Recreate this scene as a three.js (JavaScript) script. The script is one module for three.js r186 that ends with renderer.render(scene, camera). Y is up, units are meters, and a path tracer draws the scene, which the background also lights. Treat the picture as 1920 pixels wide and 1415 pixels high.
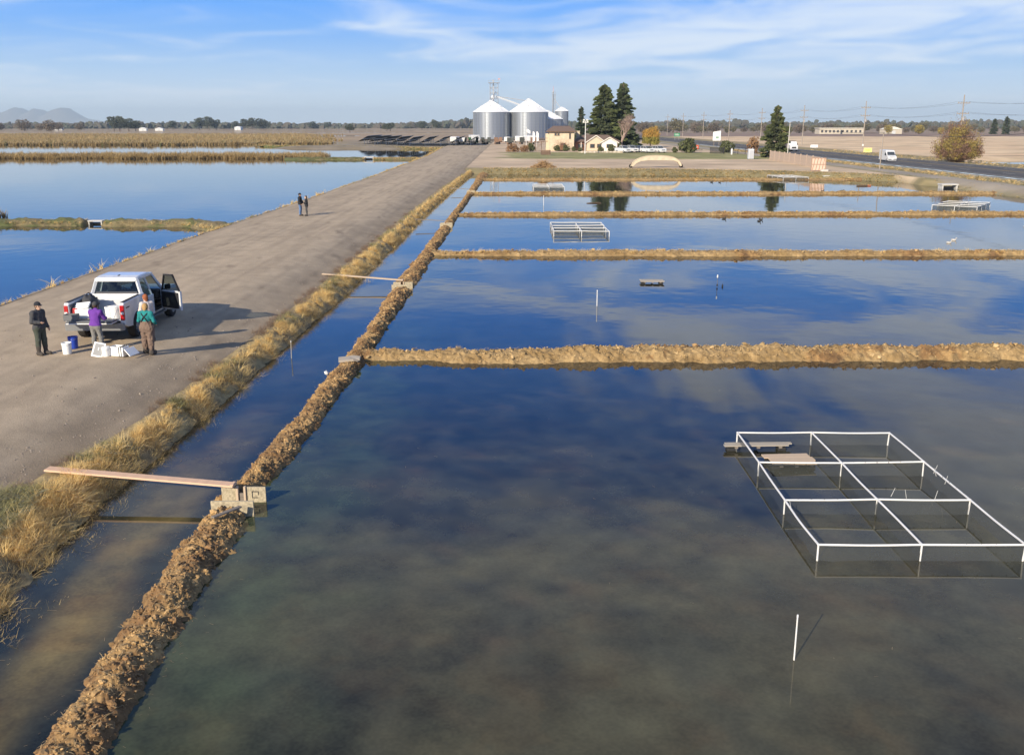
import * as THREE from 'three';
import { mergeGeometries, mergeVertices } from 'three/addons/utils/BufferGeometryUtils.js';
import { RoundedBoxGeometry } from 'three/addons/geometries/RoundedBoxGeometry.js';
import { createNoise2D, createNoise3D } from 'simplex-noise';

// ---------------------------------------------------------------- camera, sky, sun, exposure
const scene = new THREE.Scene();
const camera = new THREE.PerspectiveCamera(42.915, 1024 / 754, 0.1, 30000);
camera.position.set(0, 8.2, 0);
camera.rotation.set(THREE.MathUtils.degToRad(-14.768), 0, 0);
const renderer = new THREE.WebGLRenderer({ antialias: true });
renderer.toneMapping = THREE.LinearToneMapping;
renderer.toneMappingExposure = 1.38;
renderer.shadowMap.enabled = true;

const SUN = new THREE.Vector3(-0.53, 0.46, 0.85).normalize();      // behind the camera, to its left, low winter sun
const sun = new THREE.DirectionalLight(new THREE.Color().setRGB(1, 0.88, 0.7), 5);
sun.position.copy(SUN).multiplyScalar(300); sun.castShadow = true; sun.shadow.radius = 1;
Object.assign(sun.shadow.camera, { left: -160, right: 160, top: 160, bottom: -160, near: 10, far: 900 });
sun.shadow.mapSize.set(4096, 4096);
scene.add(sun, sun.target);

// ---------------------------------------------------------------- random numbers and noise
const rngOf = (a) => () => { a = (a + 0x6d2b79f5) | 0; let t = Math.imul(a ^ (a >>> 15), 1 | a); t = (t + Math.imul(t ^ (t >>> 7), 61 | t)) ^ t; return ((t ^ (t >>> 14)) >>> 0) / 4294967296; };
let R = rngOf(7);
const rr = (a, b) => a + (b - a) * R(), pick = (a) => a[Math.floor(R() * a.length)];
const N2 = createNoise2D(rngOf(11)), N3 = createNoise3D(rngOf(12));
const fbm = (x, y, o = 4) => { let s = 0, a = 0.5, t = 0; for (let i = 0; i < o; i++) { s += a * N2(x + i * 17.3, y - i * 9.1); t += a; a *= 0.5; x *= 2.03; y *= 2.03; } return s / t; };
const clamp = (x, a = 0, b = 1) => Math.min(b, Math.max(a, x)), lerp = (a, b, t) => a + (b - a) * t;
const smooth = (a, b, x) => { const t = clamp((x - a) / (b - a)); return t * t * (3 - 2 * t); };
const mix3 = (a, b, t) => [lerp(a[0], b[0], t), lerp(a[1], b[1], t), lerp(a[2], b[2], t)];
const along = (pts, s) => { if (s <= pts[0][0]) return pts[0][1]; for (let i = 1; i < pts.length; i++) if (s <= pts[i][0]) return lerp(pts[i - 1][1], pts[i][1], (s - pts[i - 1][0]) / (pts[i][0] - pts[i - 1][0])); return pts[pts.length - 1][1]; };

// the sky: clear winter air that whitens towards the horizon, thin high cloud all round
{
  const W = 4096, Hh = 2048, data = new Float32Array(W * Hh * 4);
  const GR = [[0, [0.66, 0.76, 0.83]], [1.2, [0.59, 0.71, 0.82]], [3, [0.37, 0.56, 0.81]], [5, [0.17, 0.41, 0.85]], [7, [0.075, 0.33, 0.9]], [11, [0.03, 0.245, 0.86]], [18, [0.02, 0.165, 0.6]], [35, [0.025, 0.11, 0.36]], [90, [0.03, 0.08, 0.21]]];
  const grad = (e) => { for (let i = 1; i < GR.length; i++) if (e <= GR[i][0]) return mix3(GR[i - 1][1], GR[i][1], (e - GR[i - 1][0]) / (GR[i][0] - GR[i - 1][0])); return GR[8][1]; };
  const S2 = createNoise2D(rngOf(29)), f2 = (x, y, o) => { let s = 0, a = 0.5, t = 0; for (let i = 0; i < o; i++) { s += a * S2(x + 31.7 * i, y + 13.1 * i); t += a; a *= 0.53; x *= 2.07; y *= 2.07; } return s / t; };
  for (let r = 0; r < Hh; r++) {
    const e = ((r + 0.5) / Hh - 0.5) * 180, up = Math.max(e, 0), g = grad(up), sy = Math.sin(up * Math.PI / 180), cy = Math.cos(up * Math.PI / 180);
    for (let c = 0; c < W; c++) {
      let col = g;
      const o = (r * W + c) * 4;
      if (e > 0) {
        const a = ((c + 0.5) / W - 0.5) * 2 * Math.PI, x = Math.cos(a) * cy, z = Math.sin(a) * cy;
        const k = 1 / (sy + 0.055), px = x * k, pz = z * k;                       // a layer of cloud high above, curved down at the horizon
        const wx = px + 0.5 * S2(px * 0.55 + 3, pz * 0.55), wz = pz + 0.5 * S2(px * 0.55, pz * 0.55 - 7);
        const big = f2(wx * 0.16 + 35.38, wz * 0.16 + 25.01, 3), mid = f2(wx * 0.62, wz * 0.5, 4), fine = f2(wx * 1.9 + 9, wz * 1.3, e > 2 ? 5 : 3);
        const streak = f2(px * 0.5 + pz * 0.28 + 40, pz * 2.3 - px * 0.9, 3);
        const thick = big * 1.3 + mid * 0.74 + fine * lerp(0.2, 0.36, smooth(5, 9, e)) + streak * 0.12; let d = lerp(smooth(-0.42, 1.05, thick), smooth(-0.04, 0.84, thick), smooth(5.5, 9, e));
        d = d * 0.8 * smooth(0, 2.2, e) + 0.07 * smooth(-0.2, 0.7, mid + streak * 0.5) * smooth(0, 2, e);
        const s = x * SUN.x + sy * SUN.y + z * SUN.z, glow = 0.22 * Math.pow(Math.max(0, s), 6);
        const light = mix3([0.68, 0.76, 0.86], [0.6, 0.62, 0.65], smooth(5, 16, e));
        col = mix3([g[0] + glow, g[1] + glow * 0.95, g[2] + glow * 0.8], light, d);
      }
      data[o] = col[0] * 0.88; data[o + 1] = col[1] * 0.88; data[o + 2] = col[2] * 0.88; data[o + 3] = 1;
    }
  }
  const sky = new THREE.DataTexture(data, W, Hh, THREE.RGBAFormat, THREE.FloatType);
  sky.mapping = THREE.EquirectangularReflectionMapping; sky.magFilter = THREE.LinearFilter; sky.needsUpdate = true;
  scene.background = sky; scene.environment = sky;
}
scene.fog = new THREE.FogExp2(0xc8dcea, 0.00009);                  // pale winter haze

// ---------------------------------------------------------------- helpers
const taken = new Map();
const numbered = (n) => { const k = taken.get(n) ?? 0; taken.set(n, k + 1); return k ? n + '_' + String(k).padStart(3, '0') : n; };
const std = (rgb, rough = 0.8, more = {}) => new THREE.MeshStandardMaterial({ color: new THREE.Color().setRGB(...rgb), roughness: rough, ...more });
const phys = (rgb, rough, more = {}) => new THREE.MeshPhysicalMaterial({ color: new THREE.Color().setRGB(...rgb), roughness: rough, ...more });
function obj(name, geo, mat, parent = scene) {
  if (Array.isArray(geo)) geo = merge(geo);
  const m = new THREE.Mesh(geo, mat); m.name = parent === scene ? numbered(name) : name; parent.add(m); return m;
}
function thing(name, label, category, [x, y, z] = [0, 0, 0], turn = 0, group) {
  const g = new THREE.Group(); g.name = numbered(name); scene.add(g); g.position.set(x, y, z); g.rotation.y = turn;
  return tag(g, label, category, group);
}
function tag(o, label, category, group) { o.userData.label = label; o.userData.category = category; if (group) o.userData.group = group; return o; }
function struct(name, geo, mat) { const m = obj(name, geo, mat); m.userData.kind = 'structure'; return m; }
function stuff(o, label, category) { o.userData.kind = 'stuff'; if (label) tag(o, label, category); return o; }
function copy(src, [x, y, z], turn, label, group, scale) {
  const c = src.clone(); c.name = numbered(src.name.replace(/_\d{3}$/, '')); scene.add(c); c.position.set(x, y, z); c.rotation.y = turn; if (scale) c.scale.set(...scale);
  c.userData = { ...src.userData, label }; if (group) c.userData.group = group; return c;
}
function norm(g) { g = g.index ? g.toNonIndexed() : g; for (const k of Object.keys(g.attributes)) if (!['position', 'normal', 'uv'].includes(k)) g.deleteAttribute(k); if (!g.attributes.uv) g.setAttribute('uv', new THREE.BufferAttribute(new Float32Array(g.attributes.position.count * 2), 2)); return g; }
const merge = (a) => (a.length === 1 ? a[0] : mergeGeometries(a.map(norm)));
const mv = (g, x = 0, y = 0, z = 0, rx = 0, ry = 0, rz = 0) => { g.applyMatrix4(new THREE.Matrix4().compose(new THREE.Vector3(x, y, z), new THREE.Quaternion().setFromEuler(new THREE.Euler(rx, ry, rz)), new THREE.Vector3(1, 1, 1))); return g; };
const bx = (w, h, d, x = 0, y = 0, z = 0, rx = 0, ry = 0, rz = 0) => mv(new THREE.BoxGeometry(w, h, d), x, y, z, rx, ry, rz);
const rb = (w, h, d, r, x = 0, y = 0, z = 0, rx = 0, ry = 0, rz = 0) => mv(new RoundedBoxGeometry(w, h, d, 2, r), x, y, z, rx, ry, rz);
const cy = (r0, r1, h, x = 0, y = 0, z = 0, n = 16, rx = 0, ry = 0, rz = 0) => mv(new THREE.CylinderGeometry(r1, r0, h, n), x, y, z, rx, ry, rz);
const V = (x, y, z) => new THREE.Vector3(x, y, z);
function bar(a, b, r0, r1 = r0, n = 8) {        // a round bar from a to b
  const A = V(...a), B = V(...b), d = B.clone().sub(A), g = new THREE.CylinderGeometry(r1, r0, d.length(), n);
  g.applyQuaternion(new THREE.Quaternion().setFromUnitVectors(V(0, 1, 0), d.normalize())); g.translate((A.x + B.x) / 2, (A.y + B.y) / 2, (A.z + B.z) / 2); return g;
}
function beam(a, b, w, h) {                       // a square beam from a to b
  const A = V(...a), B = V(...b), d = B.clone().sub(A), g = new THREE.BoxGeometry(w, h, d.length());
  const m = new THREE.Matrix4().lookAt(B, A, Math.abs(d.y) > 0.98 * d.length() ? V(0, 0, 1) : V(0, 1, 0)); g.applyMatrix4(m); g.translate((A.x + B.x) / 2, (A.y + B.y) / 2, (A.z + B.z) / 2); return g;
}
const tube = (pts, r, seg = 16, n = 6) => new THREE.TubeGeometry(new THREE.CatmullRomCurve3(pts.map((p) => V(...p))), seg, r, n);
const lathe = (pts, n = 32) => new THREE.LatheGeometry(pts.map((p) => new THREE.Vector2(...p)), n);
// a side profile given as [z, y] points, extruded over x from -w/2 to w/2, edges rounded
function profile(pts, w, x = 0, bevel = 0.02, holes = []) {
  const s = new THREE.Shape(pts.map((p) => new THREE.Vector2(...p)));
  for (const h of holes) s.holes.push(new THREE.Path(h.map((p) => new THREE.Vector2(...p))));
  const g = new THREE.ExtrudeGeometry(s, { depth: w - 2 * bevel, bevelEnabled: bevel > 0, bevelSize: bevel * 0.8, bevelThickness: bevel, bevelSegments: 2, curveSegments: 12 });
  g.translate(0, 0, -(w - 2 * bevel) / 2); g.rotateY(-Math.PI / 2); g.translate(x, 0, 0); return g;     // profile's first axis becomes +z
}
const arc = (cx, cyy, r, a0, a1, n = 10) => Array.from({ length: n + 1 }, (_, i) => { const a = lerp(a0, a1, i / n); return [cx + r * Math.cos(a), cyy + r * Math.sin(a)]; });
function shapeXY(pts, depth, bevel = 0) { const g = new THREE.ExtrudeGeometry(new THREE.Shape(pts.map((p) => new THREE.Vector2(...p))), { depth, bevelEnabled: bevel > 0, bevelSize: bevel, bevelThickness: bevel, bevelSegments: 1 }); g.translate(0, 0, -depth / 2); return g; }
// a sheet over x, z with height h(x, z) and colour col(x, z), uv in metres
function sheet(xs, zs, h, col) {
  const nx = xs.length, nz = zs.length, p = new Float32Array(nx * nz * 3), c = col && new Float32Array(nx * nz * 3), uv = new Float32Array(nx * nz * 2), idx = [];
  for (let j = 0; j < nz; j++) for (let i = 0; i < nx; i++) {
    const k = j * nx + i, x = xs[i], z = zs[j];
    p.set([x, typeof h === 'number' ? h : h(x, z), z], k * 3); uv.set([x, z], k * 2); if (col) c.set(col(x, z), k * 3);
    if (i && j) { const a = k - nx - 1, b = k - nx, d = k - 1; idx.push(a, d, b, b, d, k); }
  }
  const g = new THREE.BufferGeometry(); g.setAttribute('position', new THREE.BufferAttribute(p, 3)); g.setAttribute('uv', new THREE.BufferAttribute(uv, 2)); if (col) g.setAttribute('color', new THREE.BufferAttribute(c, 3));
  g.setIndex(idx); g.computeVertexNormals();
  if (g.attributes.normal.getY(Math.floor(nx * nz / 2)) < 0) { g.setIndex(idx.map((_, i) => idx[i - (i % 3) + 2 - (i % 3)])); g.computeVertexNormals(); }
  return g;
}
const range = (a, b, step) => { const n = Math.max(1, Math.round(Math.abs(b - a) / step)); return Array.from({ length: n + 1 }, (_, i) => lerp(a, b, i / n)); };
const zsteps = (z0, z1, s0, s1) => { const out = [z0]; let z = z0; while (z > z1) { const t = clamp((z0 - z) / (z0 - z1)); z -= lerp(s0, s1, t); out.push(Math.max(z, z1)); } return out; };
// tileable noise and textures
const hash = (x, y, s) => { let h = Math.imul(x, 374761393) ^ Math.imul(y, 668265263) ^ Math.imul(s, 1274126177); h = Math.imul(h ^ (h >>> 13), 1274126177); return ((h ^ (h >>> 16)) >>> 0) / 4294967296; };
const pn = (u, v, f, s) => { const x = u * f, y = v * f, x0 = Math.floor(x), y0 = Math.floor(y), fx = x - x0, fy = y - y0, a = fx * fx * (3 - 2 * fx), b = fy * fy * (3 - 2 * fy), m = (k) => ((k % f) + f) % f; return lerp(lerp(hash(m(x0), m(y0), s), hash(m(x0 + 1), m(y0), s), a), lerp(hash(m(x0), m(y0 + 1), s), hash(m(x0 + 1), m(y0 + 1), s), a), b); };
const pf = (u, v, f, s, o = 4) => { let t = 0, a = 0.5, w = 0; for (let i = 0; i < o; i++) { t += a * pn(u, v, f, s + i); w += a; a *= 0.55; f *= 2; } return t / w; };
function tex(size, fn, metres = 1, srgb = false) {
  const d = new Uint8Array(size * size * 4);
  for (let j = 0; j < size; j++) for (let i = 0; i < size; i++) { const c = fn((i + 0.5) / size, (j + 0.5) / size), o = (j * size + i) * 4; for (let k = 0; k < 3; k++) d[o + k] = clamp(Math.round((Array.isArray(c) ? c[k] : c) * 255), 0, 255); d[o + 3] = 255; }
  const t = new THREE.DataTexture(d, size, size, THREE.RGBAFormat); t.wrapS = t.wrapT = THREE.RepeatWrapping; t.magFilter = THREE.LinearFilter; t.minFilter = THREE.LinearMipmapLinearFilter; t.generateMipmaps = true; t.repeat.set(1 / metres, 1 / metres); if (srgb) t.colorSpace = THREE.SRGBColorSpace; t.needsUpdate = true; return t;
}
const rep = (t, a, b = a) => { const c = t.clone(); c.repeat.set(a, b); c.needsUpdate = true; return c; };
// grains of gravel: pale and dark stones over fines
const gravelTex = tex(1024, (u, v) => { const s = pn(u, v, 512, 3), q = pn(u, v, 230, 5), g = pf(u, v, 8, 9, 5); let l = 0.72 + (g - 0.5) * 0.34 + (s - 0.5) * 0.3; if (q > 0.8) l += 0.25 * (q - 0.8) * 5 * (s - 0.35); return [l * 1.0, l * 0.985, l * 0.965]; }, 7);
const gravelBump = tex(1024, (u, v) => 0.5 + (pn(u, v, 512, 3) - 0.5) * 0.5 + (pf(u, v, 16, 9, 4) - 0.5) * 0.6, 7);
const soilTex = tex(1024, (u, v) => { const l = 0.62 + (pf(u, v, 24, 31, 5) - 0.5) * 0.7 + (pn(u, v, 400, 2) - 0.5) * 0.22, w = pn(u, v, 300, 77) > 0.82 ? 0.2 : 0; return [l + w, l * 0.98 + w * 0.9, l * 0.94 + w * 0.6]; }, 3);
const gritTex = tex(512, (u, v) => 0.86 + (pf(u, v, 8, 41, 6) - 0.5) * 0.34, 1);
const fieldTex = tex(512, (u, v) => { const l = 0.72 + (pf(u, v, 6, 51, 6) - 0.5) * 0.5; return [l, l * 0.99, l * 0.97]; }, 40);
const woodTex = tex(512, (u, v) => { const w = pf(u, v, 3, 61, 3), s = pn(u * 1, v, 1, 1), l = 0.78 + 0.25 * Math.sin((v * 26 + w * 5) * 6.283) * 0.35 + (pn((u * 0.15) % 1, v, 256, 8) - 0.5) * 0.25 + s * 0.02; return [l, l * 0.97, l * 0.93]; }, 1);
// ================================================================ THE SETTING (water level y = 0, road and yard y = 0.9)
const vc = (map, metres, rough = 0.95, bump, bs = 0.01) => std([1, 1, 1], rough, { map, vertexColors: true, ...(bump ? { bumpMap: bump, bumpScale: bs } : {}) });

// ---- gravel road between the wetland and the ditch, running away from the camera
const roadEdge = (z) => along([[8, -10.2], [18, -10.15], [20, -10.0], [22, -9.6], [24, -9.35], [30, -9.2], [39, -8.95], [80, -8.8], [118, -8.4], [163, -7.1], [208, -6.2], [268, -5.8], [400, -5.5]], -z);
const roadRight = (z) => 1.05 * roadEdge(z / 1.05);
const roadTop = (t) => 0.9 + 0.1 * (1 - (2 * t - 1) ** 2) - 0.42 * smooth(0.74, 1, t);
const roadLeft = (z) => along([[0, -21.4], [67, -21.4], [105, -20.6], [143, -20.2], [236, -20.4], [310, -22.4], [400, -24]], -z);
{
  const ts = range(0, 1, 1 / 48), zs = zsteps(14, -400, 0.22, 4), nx = ts.length;
  const g = sheet(ts, zs, 0, () => [1, 1, 1]), p = g.attributes.position, c = g.attributes.color, uv = g.attributes.uv;
  for (let k = 0; k < p.count; k++) {
    const t = p.getX(k), z = p.getZ(k), a = roadLeft(z), b = roadRight(z), x = lerp(a, b, t) + (t < 0.01 || t > 0.99 ? 0.15 * N2(z * 0.6, t * 9) : 0);
    const rut = Math.exp(-(((t - 0.3) / 0.05) ** 2)) + Math.exp(-(((t - 0.46) / 0.05) ** 2)) + 0.8 * Math.exp(-(((t - 0.62) / 0.05) ** 2)) + 0.8 * Math.exp(-(((t - 0.78) / 0.05) ** 2));
    const y = roadTop(t) - 0.022 * rut + 0.018 * fbm(x * 0.9, z * 0.9, 3) - (t > 0.985 ? 0.06 : 0);
    p.setXYZ(k, x, y, z); uv.setXY(k, x + 0.4 * N2(x * 0.06, z * 0.06), z);
    const patch = fbm(x * 0.16 + 5, z * 0.05, 4), lane = fbm(x * 1.6, z * 0.035 + 9, 3) * 0.7 + fbm(x * 4.5, z * 0.03, 2) * 0.45, edge = smooth(0.82, 1, t + 0.07 * fbm(x * 0.8, z * 0.4, 3));
    let col = mix3([0.57, 0.455, 0.315], [0.435, 0.345, 0.238], smooth(-0.4, 0.6, patch * 0.6 + lane * 0.9 - rut * 0.45 + 0.14));
    const mud = smooth(0.42, 0.7, fbm(x * 0.4 + 20, z * 0.22 + 3, 4) + 0.25 * edge);                  // darker damp earth in patches, mostly along the verge
    col = mix3(col, [0.22, 0.165, 0.11], mud * 0.6); col = mix3(col, [0.28, 0.215, 0.14], edge * 0.55);
    c.setXYZ(k, ...col);
  }
  g.computeVertexNormals();
  struct('road', g, vc(gravelTex, 7, 0.96, gravelBump, 0.012));
}
// loose stones along the road's verge and on it
function lump(seed, flat = 0.7) { const g = new THREE.IcosahedronGeometry(1, 1), p = g.attributes.position; for (let i = 0; i < p.count; i++) { const x = p.getX(i), y = p.getY(i), z = p.getZ(i), k = 1 + 0.38 * N3(x * 1.3 + seed * 7, y * 1.3, z * 1.3) + 0.15 * N3(x * 3, y * 3 + seed, z * 3); p.setXYZ(i, x * k, y * k * flat, z * k); } g.computeVertexNormals(); return g; }
function scatter(name, geo, mat, list, label, category) {
  const m = new THREE.InstancedMesh(geo, mat, list.length), q = new THREE.Quaternion(), e = new THREE.Euler(), M = new THREE.Matrix4(), C = new THREE.Color();
  list.forEach(([x, y, z, sx, sy, sz, rx, ry, rz, col], i) => { M.compose(V(x, y, z), q.setFromEuler(e.set(rx, ry, rz, 'YXZ')), V(sx, sy, sz)); m.setMatrixAt(i, M); m.setColorAt(i, C.setRGB(...col)); });
  m.name = numbered(name); scene.add(m); return stuff(m, label, category);
}
{
  R = rngOf(101); const list = [];
  for (let i = 0; i < 2600; i++) { const z = -12 - 60 * R() ** 1.7, t = R() < 0.6 ? 1 - 0.14 * R() ** 1.5 : R(), x = lerp(roadLeft(z), roadRight(z), t), s = rr(0.01, 0.026) * (R() < 0.05 ? 1.8 : 1), v = rr(0.22, 0.36); list.push([x, roadTop(t) - 0.005, z, s, s, s, R() * 6, R() * 6, R() * 6, [v, v * 0.84, v * 0.68]]); }
  scatter('gravel', lump(3), std([1, 1, 1], 0.95), list, 'loose grey stones scattered over the gravel road and its verge', 'gravel');
}
// ---- the bank between road and ditch, and the one between road and wetland
const ditchLeft = (z) => along([[8, -8.25], [14, -8.4], [18, -8.7], [20.3, -8.95], [26, -8.8], [31, -8.6], [38, -8.45], [46, -8.1], [64, -7.9], [92, -7.9], [133, -7.25], [157, -6.85], [180, -6.6]], -z);
const bankLumps = (t, x, z) => (0.1 * fbm(x * 2.2, z * 2.2, 4) + 0.1 * fbm(x * 0.8, z * 0.6 + 3, 2)) * Math.sin(clamp(t) * 3.14);
const wetY = (t) => lerp(0.92, -0.4, t);
const bankY = (t) => lerp(0.5, -0.4, smooth(0.2, 1.12, t));
function bank(name, x0, x1, za, zb, s0, s1, cols, seed, prof = bankY) {
  const ts = range(0, 1, 1 / 16), zs = zsteps(za, zb, s0, s1), g = sheet(ts, zs, 0, () => [1, 1, 1]), p = g.attributes.position, c = g.attributes.color, uv = g.attributes.uv;
  for (let k = 0; k < p.count; k++) {
    const t = p.getX(k), z = p.getZ(k), n = fbm(z * 0.7 + seed, t * 2, 4), x = lerp(x0(z), x1(z) + n * 0.16 * Math.sign(x1(z) - x0(z)), t), y = prof(t) + bankLumps(t, x, z);
    p.setXYZ(k, x, y, z); uv.setXY(k, x, z);
    const m = fbm(x * 0.9 + seed, z * 0.5, 4); c.setXYZ(k, ...mix3(mix3(cols[0], cols[1], smooth(-0.4, 0.4, m)), cols[2], smooth(0.2, 0.6, fbm(x * 1.3 + 40, z * 0.8 + seed, 3))));
  }
  g.computeVertexNormals(); return struct(name, g, vc(soilTex, 3, 1));
}
bank('ditch_bank', (z) => roadRight(z) - 0.15, (z) => ditchLeft(z) + 0.35, 14, -172, 0.12, 1.2, [[0.42, 0.31, 0.16], [0.56, 0.43, 0.21], [0.26, 0.19, 0.1]], 3);
bank('wetland_bank', (z) => roadLeft(z) + 0.12, (z) => roadLeft(z) - 2.5, 14, -335, 0.3, 2.5, [[0.36, 0.28, 0.15], [0.46, 0.36, 0.17], [0.2, 0.19, 0.08]], 9, wetY);

// ---- earth dikes
const soilMat = vc(soilTex, 3, 1);
const clods = [], straws = [];
// path: s -> [x, z]; hw, hh: half width at the water and height
function dike(name, len, at, hw, hh, ds, across, tone, opts = {}) {
  const ss = range(0, len, ds), ts = range(-1, 1, 2 / across), g = sheet(ts, ss, 0, () => [1, 1, 1]), p = g.attributes.position, c = g.attributes.color, uv = g.attributes.uv, sd = opts.seed ?? 0, rough = opts.rough ?? 1;
  const point = (s, t) => {
    const [x, z, nx, nz] = at(s), w = hw(s) * (1 + 0.38 * fbm(s * 0.3 + sd, t > 0 ? 4 : 9, 3) + 0.26 * fbm(s * 1.1 + sd, t > 0 ? 14 : 29, 3)), X = x + nx * t * w * 1.28, Z = z + nz * t * w * 1.28, e = Math.abs(t) * 1.28;
    const prof = e < 1 ? 1 - Math.pow(e, 2.2) : -(e - 1) * 1.6;
    let y = hh(s) * (1 + 0.42 * fbm(s * 0.35 + sd, 3, 3)) * prof;
    const lumpy = Math.abs(N3(X * 2.4, y * 3 + sd, Z * 2.4)) * 0.12 + Math.abs(N3(X * 6.3, 7 + sd, Z * 6.3)) * 0.075 + N3(X * 14, 3, Z * 14) * 0.024;
    y += (lumpy - 0.055) * rough * clamp(hh(s) * 3);
    const cut = opts.cut ? opts.cut(X, Z) : 0; y = lerp(y, -0.4, cut);
    return [X, y, Z, cut];
  };
  for (let k = 0; k < p.count; k++) {
    const t = p.getX(k), s = p.getZ(k), [X, y, Z] = point(s, t); p.setXYZ(k, X, y, Z); uv.setXY(k, X, Z);
    c.setXYZ(k, ...tone(X, Z, s, t));
  }
  const idx = g.index.array; g.computeVertexNormals(); if (g.attributes.normal.getY(Math.floor(p.count / 2)) < 0) { for (let i = 0; i < idx.length; i += 3) { const a = idx[i]; idx[i] = idx[i + 2]; idx[i + 2] = a; } g.computeVertexNormals(); }
  const nCl = opts.clods ?? 0;
  for (let i = 0; i < nCl; i++) { const s = (opts.skew ? R() ** opts.skew : R()) * len, t = rr(-0.72, 0.72), [X, y, Z, cut] = point(s, t); if (cut > 0.3) continue; const q = (R() < 0.03 ? rr(0.03, 0.06) : rr(0.008, 0.022)) * (opts.clodSize ?? 1), col = ((f) => tone(X, Z, s, t).map((v) => v * f))(rr(0.78, 1.16)); clods.push([X, y + q * 0.2, Z, q * rr(0.8, 1.5), q, q * rr(0.8, 1.5), rr(-0.6, 0.6), R() * 6, rr(-0.6, 0.6), col]); }
  for (let i = 0; i < (opts.straw ?? 0); i++) { const s = (opts.skew ? R() ** opts.skew : R()) * len, t = rr(-0.72, 0.72), [X, y, Z, cut] = point(s, t); if (cut > 0.3) continue; const v = rr(0.75, 1.25), k = opts.strawSize ?? 1; straws.push([X, y + 0.01, Z, k, k * rr(0.6, 1.3), k, rr(1.0, 1.57), R() * 6.28, 0, mix3([0.5, 0.37, 0.19], [0.34, 0.23, 0.11], R()).map((q) => q * v)]); }
  return struct(name, g, soilMat);
}
R = rngOf(55);
const mainL = [[-14, -6.5], [12, -6.5], [15, -6.5], [17.4, -6.72], [20.5, -6.66], [25.7, -6.32], [30.6, -6.2], [34.8, -6.05], [40.9, -5.95], [50, -6.25], [64, -6.0], [82, -5.85], [113, -5.5], [152, -5.6], [175, -5.7]];
const mainR = [[-14, -5.4], [12.2, -5.42], [14.5, -5.55], [17.4, -5.57], [21, -5.72], [23.4, -5.5], [29, -5.33], [34, -5.2], [41, -5.2], [48, -5.03], [69, -4.97], [87, -4.95], [122, -4.67], [160, -4.1], [175, -4.0]];
const WEIRS = [[-6.02, -19.75], [-5.62, -48.6], [-5.42, -79.4], [-5.05, -119.5]];
const notch = (X, Z) => { let c = 0; for (const [wx, wz] of WEIRS) c = Math.max(c, 1 - smooth(0.34, 0.5, Math.abs(Z - wz))); return c; };
const brown = (X, Z) => { const m = fbm(X * 1.1, Z * 0.7, 4), n = fbm(X * 4 + 9, Z * 4, 3); return mix3(mix3([0.27, 0.155, 0.066], [0.48, 0.31, 0.135], smooth(-0.5, 0.5, m + n * 0.4)), [0.14, 0.085, 0.048], smooth(0.3, 0.75, n - m * 0.2)); };
const tan = (X, Z) => { if (fbm(X * 0.13 + 3, Z * 0.2, 3) > 0.34 + 0.2 * fbm(X * 1.5, Z * 1.5, 2)) return brown(X, Z); const m = fbm(X * 0.5 + 30, Z * 1.1, 4), n = fbm(X * 3 + 9, Z * 3, 3); return mix3(mix3([0.37, 0.245, 0.105], [0.5, 0.35, 0.17], smooth(-0.5, 0.4, m + n * 0.5)), [0.22, 0.15, 0.08], smooth(0.3, 0.8, n)); };
dike('earth_dike', 41, (s) => { const z = 5 - s, d = along(mainL, -z), e = along(mainR, -z); return [(d + e) / 2, z, 1, 0]; }, (s) => (along(mainR, s - 5) - along(mainL, s - 5)) / 2 - 0.06, () => 0.22, 0.04, 44, brown, { clods: 10000, straw: 4500, strawSize: 0.7, cut: notch, seed: 1 });
dike('earth_dike', 140, (s) => { const z = -35.9 - s, d = along(mainL, -z), e = along(mainR, -z); return [(d + e) / 2, z, 1, 0]; }, (s) => (along(mainR, s + 35.9) - along(mainL, s + 35.9)) / 2 - 0.04, () => 0.25, 0.14, 18, brown, { clods: 12000, clodSize: 1.4, straw: 2500, strawSize: 1.2, cut: notch, seed: 2, skew: 1.6 });
const CROSS = [[-34.0, 0.72, 0.32], [-62.3, 0.55, 0.26], [-90.6, 0.6, 0.24], [-118.4, 0.65, 0.25], [-149, 0.65, 0.22]];
CROSS.forEach(([z, hw, hh], i) => {
  const L = 64.5, f = i === 0;
  dike('earth_dike', L, (s) => [-5.5 + s, z + 0.35 * fbm(s * 0.07, i * 9, 2) - s * (i > 1 ? 0.012 : 0), 0, -1], (s) => hw * (s < 3 ? 0.7 : 1), (s) => hh * (0.8 + 0.25 * smooth(2, 9, s)), f ? 0.09 : 0.2, f ? 30 : 12, tan, { clods: f ? 7000 : 2500, clodSize: f ? 1.3 : 1.9, straw: f ? 5000 : 2500, strawSize: f ? 1.0 : 1.6, seed: 10 + i, rough: 1.2 });
});
scatter('soil_clods', lump(1, 0.75), std([1, 1, 1], 1), clods, 'crumbled brown soil clods strewn over the earth dikes', 'soil');
{ const g = new THREE.BufferGeometry(); g.setAttribute('position', new THREE.BufferAttribute(new Float32Array([-0.006, 0, 0, 0.006, 0, 0, 0.008, 0.09, 0.01, 0.008, 0.09, 0.01, -0.004, 0.09, 0.01, -0.006, 0, 0, -0.004, 0.09, 0.01, 0.008, 0.09, 0.01, 0.012, 0.17, 0.05]), 3)); g.computeVertexNormals(); scatter('straw', g, std([1, 1, 1], 0.9, { side: THREE.DoubleSide }), straws, 'bits of dry rice straw lying on the earth dikes', 'straw'); }

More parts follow.
